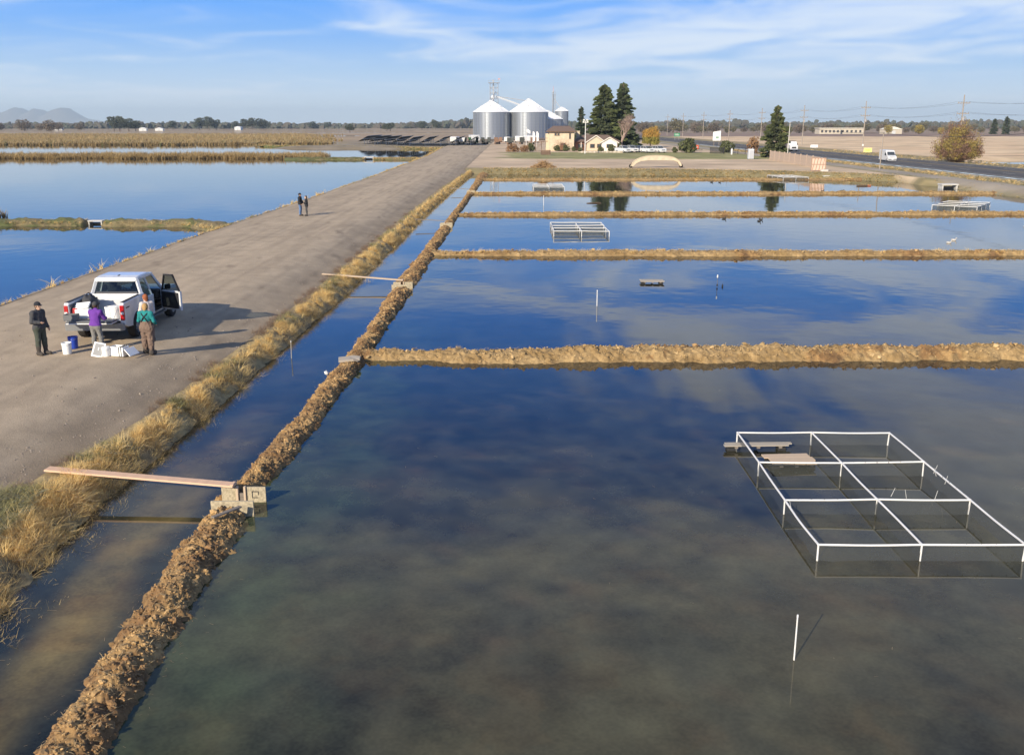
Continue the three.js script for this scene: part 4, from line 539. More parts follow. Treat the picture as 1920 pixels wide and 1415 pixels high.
{
  const T = thing('pickup_truck', 'white pickup truck with open passenger door and lowered tailgate on the gravel road', 'pickup truck', [-14.08, roadY(-14.1, -34), -31.85], 0.015);
  // cargo bed
  const side = [[0, 0.66], [0.015, 1.3], [-0.04, 1.37], [-1.9, 1.39], [-1.9, 0.52], ...arc(-1.14, 0.4, 0.48, Math.PI - 0.24, 0.24, 12), [-0.3, 0.55]];
  obj('bed_side', profile(side, 0.17, 0.92, 0.035), whitePaint, T); obj('bed_side', profile(side, 0.17, -0.92, 0.035), whitePaint, T);
  obj('bed_rail_cap', rb(0.13, 0.03, 1.86, 0.01, 0.92, 1.4, -0.96), blackTrim, T); obj('bed_rail_cap', rb(0.13, 0.03, 1.86, 0.01, -0.92, 1.4, -0.96), blackTrim, T);
  const ribs = [rb(1.68, 0.05, 1.9, 0.01, 0, 0.8, -0.95)]; for (let k = -7; k <= 7; k++) ribs.push(bx(0.05, 0.014, 1.86, k * 0.11, 0.832, -0.95)); obj('bed_floor', ribs, whitePaint, T);
  obj('bed_front_wall', rb(1.7, 0.58, 0.06, 0.015, 0, 1.1, -1.89), whitePaint, T); for (const s of [-1, 1]) obj('wheel_well', rb(0.22, 0.26, 0.95, 0.06, s * 0.74, 0.94, -1.14), greyPlastic, T);
  for (const s of [-1, 1]) obj('bed_liner', rb(0.02, 0.5, 1.8, 0.006, s * 0.825, 1.08, -0.95), greyPlastic, T);
  const gate = obj('tailgate', [rb(1.52, 0.065, 0.54, 0.02, 0, 0.84, 0.3)], greyPlastic, T); obj('tailgate_skin', rb(1.52, 0.04, 0.54, 0.015, 0, 0.79, 0.3), whitePaint, gate); for (const s of [-1, 1]) obj('tailgate_cable', bar([s * 0.8, 1.25, -0.02], [s * 0.74, 0.86, 0.4], 0.008), steel, gate); obj('tailgate_handle', rb(0.24, 0.02, 0.1, 0.008, 0, 0.762, 0.42), blackTrim, gate);
  obj('rear_bumper', [profile([[0.02, 0.5], [0.12, 0.5], [0.14, 0.68], [0.02, 0.7]], 1.98, 0, 0.03), rb(0.55, 0.05, 0.14, 0.01, 0, 0.7, 0.1)], std([0.3, 0.31, 0.32], 0.4, { metalness: 0.5 }), T); obj('licence_plate', rb(0.32, 0.16, 0.02, 0.004, 0, 0.6, 0.15), clearLens, T); obj('tow_hitch', [bx(0.08, 0.08, 0.2, 0, 0.48, 0.1)], blackTrim, T);
  for (const s of [-1, 1]) { const l = obj('taillight', rb(0.15, 0.52, 0.1, 0.03, s * 0.93, 1.06, 0.005), redLens, T); obj('reversing_lens', rb(0.1, 0.09, 0.03, 0.01, s * 0.94, 1.05, 0.05), clearLens, l); }
  // cab
  const low = [[-1.95, 0.5], [-1.95, 1.2], [-3.98, 1.2], [-4.1, 1.17], [-5.6, 1.06], [-5.76, 0.9], [-5.78, 0.5], ...arc(-4.85, 0.4, 0.47, Math.PI - 0.22, 0.22, 12)];
  obj('body_side', profile(low, 0.12, -0.95, 0.03), whitePaint, T);
  obj('front_fender', profile([[-3.9, 0.5], [-3.9, 1.19], [-4.1, 1.17], [-5.6, 1.06], [-5.76, 0.9], [-5.78, 0.5], ...arc(-4.85, 0.4, 0.47, Math.PI - 0.22, 0.22, 12)], 0.12, 0.95, 0.03), whitePaint, T);
  const rd = obj('rear_door', profile([[-1.95, 0.5], [-1.95, 1.2], [-2.84, 1.2], [-2.84, 0.52]], 0.12, 0.95, 0.025), whitePaint, T); obj('door_handle', rb(0.03, 0.04, 0.2, 0.01, 1.02, 1.08, -2.2), blackTrim, rd);
  obj('side_step', rb(0.16, 0.07, 2.1, 0.03, 0.98, 0.42, -2.9), greyPlastic, T); obj('side_step', rb(0.16, 0.07, 2.1, 0.03, -0.98, 0.42, -2.9), greyPlastic, T);
  obj('cab_back', profile([[-1.94, 0.55], [-1.94, 1.22], [-1.99, 1.22], [-1.99, 0.55]], 1.8, 0, 0.01), whitePaint, T); obj('cab_floor', rb(1.8, 0.1, 2.0, 0.02, 0, 0.55, -2.95), blackTrim, T);
  obj('roof', [profile([[-2.08, 1.84], [-2.1, 1.89], [-2.4, 1.93], [-3.2, 1.93], [-3.6, 1.87], [-3.6, 1.83]], 1.46, 0, 0.05)], whitePaint, T);
  const pil = []; for (const s of [-1, 1]) pil.push(beam([s * 0.92, 1.18, -1.98], [s * 0.71, 1.88, -2.13], 0.1, 0.09), beam([s * 0.93, 1.18, -2.86], [s * 0.72, 1.87, -2.8], 0.06, 0.07), beam([s * 0.92, 1.16, -4.1], [s * 0.71, 1.86, -3.56], 0.07, 0.08), beam([s * 0.72, 1.87, -2.1], [s * 0.72, 1.87, -3.58], 0.07, 0.07)); pil.push(beam([-0.73, 1.85, -2.11], [0.73, 1.85, -2.11], 0.07, 0.09), rb(1.84, 0.07, 0.06, 0.02, 0, 1.2, -1.97)); obj('window_pillars', pil, whitePaint, T);
  const quad = (a, b, c, d) => { const g = new THREE.BufferGeometry(); g.setAttribute('position', new THREE.BufferAttribute(new Float32Array([...a, ...b, ...c, ...a, ...c, ...d]), 3)); g.computeVertexNormals(); return g; };
  obj('rear_window', quad([-0.86, 1.24, -1.985], [0.86, 1.24, -1.985], [0.68, 1.81, -2.11], [-0.68, 1.81, -2.11]), tint, T); obj('windscreen', quad([-0.86, 1.18, -4.08], [0.86, 1.18, -4.08], [0.68, 1.83, -3.58], [-0.68, 1.83, -3.58]), tint, T);
  for (const s of [-1, 1]) obj('side_window', quad([s * 0.935, 1.21, -2.04], [s * 0.935, 1.21, -2.8], [s * 0.73, 1.82, -2.76], [s * 0.73, 1.82, -2.2]), tint, T);
  obj('side_window', quad([-0.935, 1.21, -2.9], [-0.935, 1.21, -4.0], [-0.73, 1.82, -3.56], [-0.73, 1.82, -2.85]), tint, T);
  obj('third_brake_light', rb(0.36, 0.05, 0.04, 0.01, 0, 1.86, -2.07), redLens, T);
  for (const x of [-0.42, 0.42]) { const s = obj('seat', [rb(0.52, 0.14, 0.5, 0.05, x, 0.86, -3.15), rb(0.5, 0.62, 0.14, 0.06, x, 1.2, -2.9, -0.15)], seatCloth, T); obj('headrest', rb(0.28, 0.2, 0.1, 0.04, x, 1.58, -2.84), seatCloth, s); } obj('rear_bench', [rb(1.55, 0.14, 0.45, 0.05, 0, 0.86, -2.35), rb(1.55, 0.6, 0.14, 0.06, 0, 1.15, -2.08)], seatCloth, T);
  const dash = obj('dashboard', rb(1.75, 0.36, 0.4, 0.08, 0, 1.05, -3.85), blackTrim, T); obj('steering_wheel', mv(new THREE.TorusGeometry(0.19, 0.018, 8, 20), -0.42, 1.16, -3.58, -0.4), blackTrim, dash);
  obj('hood', profile([[-4.02, 1.02], [-4.02, 1.19], [-4.3, 1.2], [-5.5, 1.13], [-5.74, 1.0], [-5.74, 0.55], [-5.5, 0.55], [-5.5, 0.9], [-4.1, 0.9]], 1.86, 0, 0.04), whitePaint, T); obj('grille', rb(1.3, 0.34, 0.06, 0.02, 0, 0.86, -5.78), blackTrim, T); obj('front_bumper', rb(1.96, 0.26, 0.2, 0.06, 0, 0.56, -5.78), steel, T); for (const s of [-1, 1]) obj('headlight', rb(0.3, 0.2, 0.08, 0.03, s * 0.78, 0.9, -5.76), clearLens, T);
  obj('chassis', [bx(0.9, 0.16, 5.2, 0, 0.48, -2.8), bar([-0.8, 0.4, -1.14], [0.8, 0.4, -1.14], 0.06), bar([-0.8, 0.4, -4.85], [0.8, 0.4, -4.85], 0.06)], blackTrim, T);
  for (const z of [-1.14, -4.85]) for (const s of [-1, 1]) wheel(T, s * 0.87, 0.4, z, 0.4, 0.27);
  for (const z of [-1.14, -4.85]) for (const s of [-1, 1]) obj('wheel_arch_trim', mv(new THREE.TorusGeometry(0.475, 0.028, 6, 20, Math.PI * 0.92), s * 1.0, 0.42, z, 0, Math.PI / 2, 0).rotateX(0), blackTrim, T);
  obj('fuel_flap', rb(0.012, 0.16, 0.18, 0.004, -1.008, 1.12, -0.42), whitePaint, T); obj('badge', rb(0.01, 0.04, 0.3, 0.003, 1.01, 1.2, -0.3), blackTrim, T); obj('roof_aerial', [rb(0.06, 0.07, 0.16, 0.02, 0, 1.95, -2.4)], blackTrim, T);
  // open front passenger door: hinged at the front edge, swung out
  const D = new THREE.Group(); D.name = 'front_door'; T.add(D); D.position.set(0.95, 0, -3.88); D.rotation.y = 1.02;
  obj('door_panel', profile([[0, 0.5], [0, 1.18], [1.0, 1.2], [1.0, 0.52]], 0.1, 0.02, 0.025), whitePaint, D); obj('inner_trim', rb(0.06, 0.6, 0.9, 0.03, -0.055, 0.86, 0.5), blackTrim, D);
  obj('window_frame', [beam([0, 1.18, 0.03], [-0.18, 1.82, 0.42], 0.06, 0.06), beam([-0.18, 1.82, 0.4], [-0.19, 1.84, 0.9], 0.06, 0.06), beam([-0.19, 1.84, 0.9], [0, 1.2, 0.98], 0.06, 0.06)], blackTrim, D); obj('door_glass', quad([0, 1.2, 0.08], [0, 1.2, 0.95], [-0.18, 1.81, 0.88], [-0.17, 1.8, 0.44]), tint, D);
  obj('wing_mirror', [rb(0.24, 0.2, 0.12, 0.05, 0.2, 1.3, 0.1), bar([0.03, 1.22, 0.1], [0.14, 1.28, 0.1], 0.025)], blackTrim, D);
  obj('wing_mirror', [rb(0.24, 0.2, 0.12, 0.05, -1.16, 1.3, -3.8), bar([-0.95, 1.2, -3.8], [-1.06, 1.28, -3.8], 0.025)], blackTrim, T);
}
// ---- surfaces from distance fields (naive surface nets)
function nets(f, lo, hi, cell) {
  const n = [0, 1, 2].map((k) => Math.ceil((hi[k] - lo[k]) / cell) + 1), S = n[0] * n[1], v = new Float32Array(S * n[2]);
  for (let k = 0, i = 0; k < n[2]; k++) for (let j = 0; j < n[1]; j++) for (let q = 0; q < n[0]; q++, i++) v[i] = f(lo[0] + q * cell, lo[1] + j * cell, lo[2] + k * cell);
  const id = new Int32Array(v.length).fill(-1), pos = [], idx = [];
  for (let k = 0; k < n[2] - 1; k++) for (let j = 0; j < n[1] - 1; j++) for (let q = 0; q < n[0] - 1; q++) {
    const i = q + j * n[0] + k * S, c = [i, i + 1, i + n[0], i + n[0] + 1, i + S, i + 1 + S, i + n[0] + S, i + n[0] + 1 + S]; let m = 0; for (let b = 0; b < 8; b++) if (v[c[b]] < 0) m |= 1 << b; if (m === 0 || m === 255) continue;
    let x = 0, y = 0, z = 0, w = 0; for (let a = 0; a < 8; a++) for (const e of [1, 2, 4]) { const b = a | e; if (b === a) continue; const A = v[c[a]], B = v[c[b]]; if (A < 0 === B < 0) continue; const t = A / (A - B); x += (a & 1) + (e === 1 ? t : 0); y += ((a >> 1) & 1) + (e === 2 ? t : 0); z += ((a >> 2) & 1) + (e === 4 ? t : 0); w++; }
    id[i] = pos.length / 3; pos.push(lo[0] + (q + x / w) * cell, lo[1] + (j + y / w) * cell, lo[2] + (k + z / w) * cell);
  }
  const put = (a, b, c, d, flip) => { if (a < 0 || b < 0 || c < 0 || d < 0) return; flip ? idx.push(a, b, c, a, c, d) : idx.push(a, c, b, a, d, c); };
  for (let k = 1; k < n[2] - 1; k++) for (let j = 1; j < n[1] - 1; j++) for (let q = 1; q < n[0] - 1; q++) { const i = q + j * n[0] + k * S, s = v[i] < 0; if (s !== v[i + 1] < 0) put(id[i - n[0] - S], id[i - S], id[i], id[i - n[0]], s); if (s !== v[i + n[0]] < 0) put(id[i - 1 - S], id[i - 1], id[i], id[i - S], s); if (s !== v[i + S] < 0) put(id[i - 1 - n[0]], id[i - n[0]], id[i], id[i - 1], s); }
  const g = new THREE.BufferGeometry(); g.setAttribute('position', new THREE.BufferAttribute(new Float32Array(pos), 3)); g.setIndex(idx); g.computeVertexNormals(); return g;
}
const smin = (a, b, k) => { const h = Math.max(k - Math.abs(a - b), 0) / k; return Math.min(a, b) - h * h * k * 0.25; };
const cap = (a, b, r0, r1, flat = 1) => { const dx = b[0] - a[0], dy = b[1] - a[1], dz = b[2] - a[2], l = dx * dx + dy * dy + dz * dz || 1e-9; return (x, y, z) => { const t = clamp(((x - a[0]) * dx + (y - a[1]) * dy + (z - a[2]) * dz) / l), ex = x - a[0] - t * dx, ey = y - a[1] - t * dy, ez = (z - a[2] - t * dz) / flat; return Math.sqrt(ex * ex + ey * ey + ez * ez) - lerp(r0, r1, t); }; };
const ball = (c, r, sx = 1, sy = 1, sz = 1) => (x, y, z) => (Math.hypot((x - c[0]) / sx, (y - c[1]) / sy, (z - c[2]) / sz) - r) * Math.min(sx, sy, sz);
const union = (list, k, grow = 0) => (x, y, z) => { let d = 9; for (const f of list) d = smin(d, f(x, y, z), k); return d - grow; };
// joints in metres for a 1.75 m figure that faces +z; pose overrides some of them
function person(label, at, turn, height, pose, wear, group) {
  const J = { pelvis: [0, 0.96, 0], chest: [0, 1.3, 0], neck: [0, 1.48, 0.0], head: [0, 1.635, 0.025], shL: [0.185, 1.415, 0], shR: [-0.185, 1.415, 0], elL: [0.25, 1.14, -0.02], elR: [-0.25, 1.14, -0.02], wrL: [0.26, 0.9, 0.06], wrR: [-0.26, 0.9, 0.06], hipL: [0.09, 0.92, 0], hipR: [-0.09, 0.92, 0], knL: [0.105, 0.5, 0.02], knR: [-0.105, 0.5, 0.02], anL: [0.11, 0.09, -0.02], anR: [-0.11, 0.09, -0.02], ...pose };
  const t = thing('person', label, 'person', at, turn, group), s = height / 1.75; t.scale.setScalar(s);
  const toe = (a, d = 0) => [a[0] * 1.15 + d, 0.045, a[2] + 0.17];
  const B = { belly: cap(J.pelvis, [(J.pelvis[0] + J.chest[0]) / 2, (J.pelvis[1] + J.chest[1]) / 2, (J.pelvis[2] + J.chest[2]) / 2], 0.145, 0.14, 0.78), chest: cap([(J.pelvis[0] + J.chest[0]) / 2, (J.pelvis[1] + J.chest[1]) / 2, (J.pelvis[2] + J.chest[2]) / 2], J.chest, 0.14, 0.16, 0.72), shoulders: cap(J.shL, J.shR, 0.068, 0.068), upper: cap(J.chest, J.neck, 0.13, 0.058, 0.75), neck: cap(J.neck, [J.head[0], J.head[1] - 0.06, J.head[2]], 0.054, 0.05), skull: ball([J.head[0], J.head[1] + 0.02, J.head[2] - 0.01], 0.1, 0.8, 1.12, 0.98), hips: cap(J.hipL, J.hipR, 0.115, 0.115, 0.95) };
  for (const q of ['L', 'R']) { B['arm' + q] = cap(J['sh' + q], J['el' + q], 0.058, 0.044); B['fore' + q] = cap(J['el' + q], J['wr' + q], 0.043, 0.03); B['thigh' + q] = cap(J['hip' + q], J['kn' + q], 0.095, 0.06); B['calf' + q] = cap(J['kn' + q], J['an' + q], 0.06, 0.04); B['calfB' + q] = ball([lerp(J['kn' + q][0], J['an' + q][0], 0.3), lerp(J['kn' + q][1], J['an' + q][1], 0.3), lerp(J['kn' + q][2], J['an' + q][2], 0.3) - 0.022], 0.052, 1, 1.8, 1); B['foot' + q] = cap(J['an' + q].map((v, k) => (k === 1 ? 0.055 : v)), toe(J['an' + q]), 0.048, 0.036); }
  const all = Object.values(J).filter(Array.isArray), lo = [0, 1, 2].map((k) => Math.min(...all.map((p) => p[k])) - 0.22), hi = [0, 1, 2].map((k) => Math.max(...all.map((p) => p[k])) + 0.28); lo[1] = -0.05;
  const make = (keys, grow, cell, cut, k = 0.05) => { const list = keys.map((n) => B[n]), u = union(list, k, grow); return nets(cut ? (x, y, z) => Math.max(u(x, y, z), cut(x, y, z)) : u, lo, hi, cell); };
  const arms = ['armL', 'foreL', 'armR', 'foreR'], legs = ['thighL', 'calfL', 'calfBL', 'thighR', 'calfR', 'calfBR'], feet = ['footL', 'footR'];
  // head with face, on a finer grid
  const h = J.head, hd = union([B.skull, cap([h[0], h[1] - 0.05, h[2] + 0.02], [h[0], h[1] - 0.085, h[2] + 0.055], 0.058, 0.04), B.neck], 0.03), nose = cap([h[0], h[1] + 0.02, h[2] + 0.09], [h[0], h[1] - 0.02, h[2] + 0.112], 0.009, 0.015), brow = cap([h[0] - 0.035, h[1] + 0.032, h[2] + 0.083], [h[0] + 0.035, h[1] + 0.032, h[2] + 0.083], 0.012, 0.012), lips = cap([h[0] - 0.02, h[1] - 0.055, h[2] + 0.088], [h[0] + 0.02, h[1] - 0.055, h[2] + 0.088], 0.009, 0.009), ears = [-1, 1].map((q) => ball([h[0] + q * 0.082, h[1] + 0.005, h[2] - 0.005], 0.028, 0.4, 1.1, 0.75));
  const headF = (x, y, z) => { let d = smin(hd(x, y, z), nose(x, y, z), 0.012); d = smin(d, brow(x, y, z), 0.015); d = smin(d, lips(x, y, z), 0.01); for (const q of [-1, 1]) d = Math.max(d, -ball([h[0] + q * 0.033, h[1] + 0.012, h[2] + 0.1], 0.013)(x, y, z)); for (const e of ears) d = smin(d, e(x, y, z), 0.012); return d; };
  const geos = [make([...Object.keys(B).filter((n) => n !== 'skull')], 0, 0.016), nets(headF, [h[0] - 0.13, h[1] - 0.15, h[2] - 0.14], [h[0] + 0.13, h[1] + 0.16, h[2] + 0.15], 0.006)];
  for (const q of ['L', 'R']) { const w = V(...J['wr' + q]), e = V(...J['el' + q]), d = w.clone().sub(e).normalize(), m = q === 'L' ? 1 : -1, sidew = V(0, 0, 1).addScaledVector(d, -d.z).normalize(), inn = d.clone().cross(sidew).multiplyScalar(m).normalize(), P = (a, b, c) => w.clone().addScaledVector(d, a).addScaledVector(sidew, b).addScaledVector(inn, c).toArray(); const bones = [cap(P(0, 0, 0), P(0.075, 0.012, 0.004), 0.03, 0.03, 1), cap(P(0.05, -0.018, 0), P(0.085, -0.02, 0), 0.026, 0.02)]; [[0.028, 0.03, 0.9], [0.01, 0.036, 1], [-0.009, 0.034, 0.93], [-0.027, 0.028, 0.75]].forEach(([b, l, k]) => { const c = pose?.curl ?? 0.5, p0 = P(0.085, b, 0), p1 = P(0.085 + l * (1 - 0.2 * c), b * 1.05, l * 0.5 * c), p2 = P(0.085 + l * (1.75 - 0.8 * c) * k, b * 1.05, l * 1.5 * c); bones.push(cap(p0, p1, 0.0095, 0.009), cap(p1, p2, 0.009, 0.008)); }); bones.push(cap(P(0.02, 0.03, 0.004), P(0.055, 0.058, 0.018), 0.013, 0.011), cap(P(0.055, 0.058, 0.018), P(0.085, 0.06, 0.03), 0.011, 0.009)); const u = union(bones, 0.008), c = P(0.07, 0, 0.01); geos.push(nets(u, c.map((v) => v - 0.13), c.map((v) => v + 0.13), 0.006)); }
  const skin = std(wear.skin, 0.6); const body = obj('body', mergeGeometries(geos.map(norm)), skin, t);
  obj('eyes', [-1, 1].map((q) => new THREE.SphereGeometry(0.012, 8, 6).translate(h[0] + q * 0.033, h[1] + 0.012, h[2] + 0.087)), std([0.05, 0.04, 0.035], 0.3), body);
  const torso = ['belly', 'chest', 'upper', 'shoulders'], fold = (f, a = 0.006) => f;
  for (const c of wear.clothes) {
    const keys = c.parts.flatMap((p) => ({ torso, arms, upperArms: ['armL', 'armR'], legs: ['hips', ...legs], feet, hips: ['hips', 'belly'], calves: ['calfL', 'calfR', 'calfBL', 'calfBR', ...feet] })[p] ?? [p]);
    const list = keys.map((n) => B[n]), u = union(list, 0.045), cut = c.cut, w = c.wrinkle ?? 0.007; obj(c.name, nets((x, y, z) => { let d = u(x, y, z) - c.grow - w * N3(x * 9, y * 6, z * 9) - w * 0.5 * N3(x * 20 + 5, y * 14, z * 20); return cut ? Math.max(d, cut(x, y, z)) : d; }, lo, hi, 0.015), c.mat, t);
  }
  // hair or hat
  if (wear.hair) { const hs = ball([h[0], h[1] + 0.028, h[2] - 0.018], 0.108, 0.86, 1.1, 1.02), long = wear.long ? cap([h[0], h[1], h[2] - 0.07], [h[0], h[1] - wear.long, h[2] - 0.095], 0.075, 0.05, 0.6) : null; obj('hair', nets((x, y, z) => { let d = hs(x, y, z); if (long) d = smin(d, long(x, y, z), 0.04); d -= 0.006 * N3(x * 40, y * 18, z * 40); const face = z - h[2] - 0.035 - Math.max(0, (y - h[1] - 0.06)) * 1.3; return Math.max(d, face, long ? -9 : h[1] - 0.075 - y); }, [h[0] - 0.16, h[1] - 0.2 - (wear.long ?? 0), h[2] - 0.2], [h[0] + 0.16, h[1] + 0.18, h[2] + 0.16], 0.008), wear.hair, t); }
  if (wear.hat) { const crown = ball([h[0], h[1] + 0.05, h[2] - 0.012], 0.112, 0.9, 0.95, 1.05); obj('hat', [nets((x, y, z) => Math.max(crown(x, y, z), h[1] + 0.035 - y), [h[0] - 0.16, h[1] - 0.02, h[2] - 0.18], [h[0] + 0.16, h[1] + 0.2, h[2] + 0.18], 0.008), mv(new THREE.CylinderGeometry(0.085, 0.085, 0.012, 16, 1, false, -1.25, 2.5).scale(0.95, 1, 1.25), h[0], h[1] + 0.045, h[2] + 0.075, 0.12)], wear.hat, t); }
  return t;
}
const cloth = (rgb) => std(rgb, 0.92);
const dkGreen = cloth([0.055, 0.065, 0.05]), charcoal = cloth([0.055, 0.056, 0.06]), purple = cloth([0.13, 0.035, 0.28]), teal = cloth([0.012, 0.2, 0.2]), greyPants = cloth([0.19, 0.185, 0.17]), brownWader = cloth([0.17, 0.115, 0.085]), denim = cloth([0.1, 0.17, 0.32]), black = cloth([0.018, 0.02, 0.026]), boot = cloth([0.06, 0.05, 0.042]), paleShirt = cloth([0.62, 0.55, 0.5]), brownHair = std([0.06, 0.035, 0.02], 0.8), redHair = std([0.3, 0.09, 0.03], 0.8), blondHair = std([0.4, 0.25, 0.1], 0.8), skinA = [0.5, 0.31, 0.22], skinB = [0.58, 0.38, 0.28];
const waist = (lv) => (x, y) => lv - y, under = (lv) => (x, y) => y - lv;
const on = (x, z) => [x, roadY(x, z) - 0.005, z];
person('person in dark jacket and cap standing left of the pickup by the buckets', on(-15.22, -30.25), 1.15, 1.7, { elR: [-0.27, 1.15, 0.03], wrR: [-0.13, 1.12, 0.23], elL: [0.25, 1.15, -0.03], wrL: [0.3, 0.9, 0.06], head: [0.03, 1.63, 0.03], knL: [0.12, 0.5, 0.04], anL: [0.13, 0.09, 0.03] }, { skin: skinA, hat: black, hair: brownHair, clothes: [{ name: 'jacket', parts: ['torso', 'arms', 'hips'], grow: 0.026, mat: charcoal, cut: (x, y) => 0.86 - y }, { name: 'trousers', parts: ['legs'], grow: 0.022, mat: dkGreen, cut: under(1.0) }, { name: 'boots', parts: ['calves'], grow: 0.026, mat: boot, cut: under(0.3) }] });
person('person in purple sweater and grey trousers working at the tailgate, back turned', on(-13.62, -30.75), Math.PI - 0.15, 1.63, { chest: [0, 1.29, 0.06], neck: [0, 1.46, 0.1], head: [0.02, 1.6, 0.17], shL: [0.17, 1.39, 0.08], shR: [-0.17, 1.39, 0.08], elL: [0.24, 1.16, 0.2], elR: [-0.24, 1.16, 0.2], wrL: [0.14, 1.1, 0.42], wrR: [-0.16, 1.12, 0.42], knR: [-0.13, 0.5, 0.06], anR: [-0.15, 0.09, 0.05], curl: 0.9 }, { skin: skinB, hair: brownHair, hat: charcoal, clothes: [{ name: 'sweater', parts: ['torso', 'arms', 'hips'], grow: 0.024, mat: purple, cut: (x, y) => 0.93 - y }, { name: 'trousers', parts: ['legs'], grow: 0.016, mat: greyPants, cut: under(1.0) }, { name: 'boots', parts: ['feet'], grow: 0.018, mat: boot, cut: under(0.17) }] });
{ const p = person('person in teal shirt and brown chest waders with crossed straps, back turned', on(-11.95, -30.75), Math.PI - 0.1, 1.68, { elL: [0.27, 1.16, 0.02], elR: [-0.28, 1.16, 0.0], wrL: [0.2, 1.06, 0.2], wrR: [-0.24, 1.03, 0.19], knL: [0.13, 0.5, 0.05], anL: [0.15, 0.09, 0.1], head: [0, 1.62, 0.05], curl: 0.7 }, { skin: skinB, hair: blondHair, long: 0.06, clothes: [{ name: 'shirt', parts: ['torso', 'upperArms'], grow: 0.02, mat: teal }, { name: 'sleeves', parts: ['arms'], grow: 0.014, mat: teal, cut: undefined }, { name: 'waders', parts: ['legs', 'belly', 'hips'], grow: 0.042, mat: brownWader, cut: under(1.16), wrinkle: 0.012 }, { name: 'wader_boots', parts: ['calves'], grow: 0.044, mat: boot, cut: under(0.22) }] });
  obj('strap', tube([[0.12, 1.14, -0.13], [0.02, 1.3, -0.152], [-0.1, 1.43, -0.1], [-0.11, 1.48, -0.02]], 0.016, 14, 6), black, p); obj('strap', tube([[-0.12, 1.14, -0.13], [-0.02, 1.3, -0.152], [0.1, 1.43, -0.1], [0.11, 1.48, -0.02]], 0.016, 14, 6), black, p); }
person('red haired person in pale shirt half hidden beside the truck bed', on(-12.52, -32.4), Math.PI + 0.9, 1.62, { elL: [0.24, 1.16, 0.06], wrL: [0.14, 1.18, 0.26], elR: [-0.24, 1.15, 0.05], wrR: [-0.15, 1.12, 0.25], head: [0, 1.62, 0.06] }, { skin: skinB, hair: redHair, long: 0.14, clothes: [{ name: 'shirt', parts: ['torso', 'arms', 'hips'], grow: 0.02, mat: paleShirt, cut: (x, y) => 0.95 - y }, { name: 'waders', parts: ['legs'], grow: 0.035, mat: brownWader, cut: under(1.02) }, { name: 'boots', parts: ['calves'], grow: 0.04, mat: boot, cut: under(0.2) }] });
person('taller person of the couple on the road, dark jacket and blue jeans', on(-17.28, -79.2), 1.5, 1.8, { elL: [0.25, 1.16, 0.05], wrL: [0.2, 1.0, 0.18], elR: [-0.25, 1.15, 0], wrR: [-0.22, 0.95, 0.12] }, { skin: skinA, hat: black, hair: brownHair, clothes: [{ name: 'jacket', parts: ['torso', 'arms', 'hips'], grow: 0.035, mat: black, cut: (x, y) => 0.88 - y }, { name: 'jeans', parts: ['legs'], grow: 0.016, mat: denim, cut: under(1.0) }, { name: 'boots', parts: ['feet'], grow: 0.02, mat: boot, cut: under(0.17) }] });
person('shorter person of the couple on the road, all in black with long hair', on(-16.72, -79.0), -1.3, 1.6, { elL: [0.24, 1.16, 0.04], wrL: [0.12, 1.1, 0.2], elR: [-0.24, 1.16, 0.04], wrR: [-0.12, 1.1, 0.2] }, { skin: skinB, hair: brownHair, long: 0.2, clothes: [{ name: 'coat', parts: ['torso', 'arms', 'hips'], grow: 0.035, mat: black, cut: (x, y) => 0.8 - y }, { name: 'trousers', parts: ['legs'], grow: 0.014, mat: charcoal, cut: under(1.0) }, { name: 'boots', parts: ['feet'], grow: 0.02, mat: black, cut: under(0.2) }] });
// ---- gear on the ground and on the tailgate
const bucketGeo = (r, h) => lathe([[0, 0], [r * 0.86, 0], [r * 0.88, 0.01], [r, h * 0.86], [r * 1.05, h * 0.87], [r * 1.05, h * 0.9], [r, h * 0.91], [r * 1.04, h * 0.97], [r * 1.04, h], [r * 0.96, h], [r * 0.84, 0.02], [0, 0.02]], 28), bucketWhite = std([0.8, 0.8, 0.77], 0.5), bucketBlue = std([0.02, 0.06, 0.4], 0.45);
function bucket(label, at, r, h, mat, lid) { const t = thing('bucket', label, 'bucket', at, 0, 'buckets'); obj('pail', bucketGeo(r, h), mat, t); obj('handle', mv(new THREE.TorusGeometry(r * 1.02, 0.005, 6, 20, Math.PI), 0, h * 0.9, 0, 1.9, 0, 0), steel, t); if (lid) obj('lid', [cy(r * 1.08, r * 1.08, 0.03, 0, h + 0.012, 0, 28), cy(r * 0.9, r * 0.9, 0.02, 0, h + 0.035, 0, 28)], lid, t); return t; }
bucket('white bucket standing on the gravel in front of the blue one', on(-14.45, -30.35), 0.15, 0.38, bucketWhite); bucket('blue bucket standing behind the white one', on(-14.6, -31.15), 0.155, 0.4, bucketBlue);
bucket('white lidded bucket on the ground left of the open cooler', on(-13.08, -30.1), 0.13, 0.27, bucketWhite, bucketWhite); const bedY = roadY(-14, -32);
bucket('white bucket on the lowered tailgate right of the purple sweater', [-13.72, bedY + 0.845, -32.2], 0.15, 0.37, bucketWhite); bucket('tall white bucket in the right corner of the truck bed', [-13.42, bedY + 0.845, -31.95], 0.16, 0.4, bucketWhite, bucketWhite);
const foam = std([0.82, 0.82, 0.8], 0.7), foamIn = std([0.55, 0.56, 0.55], 0.8);
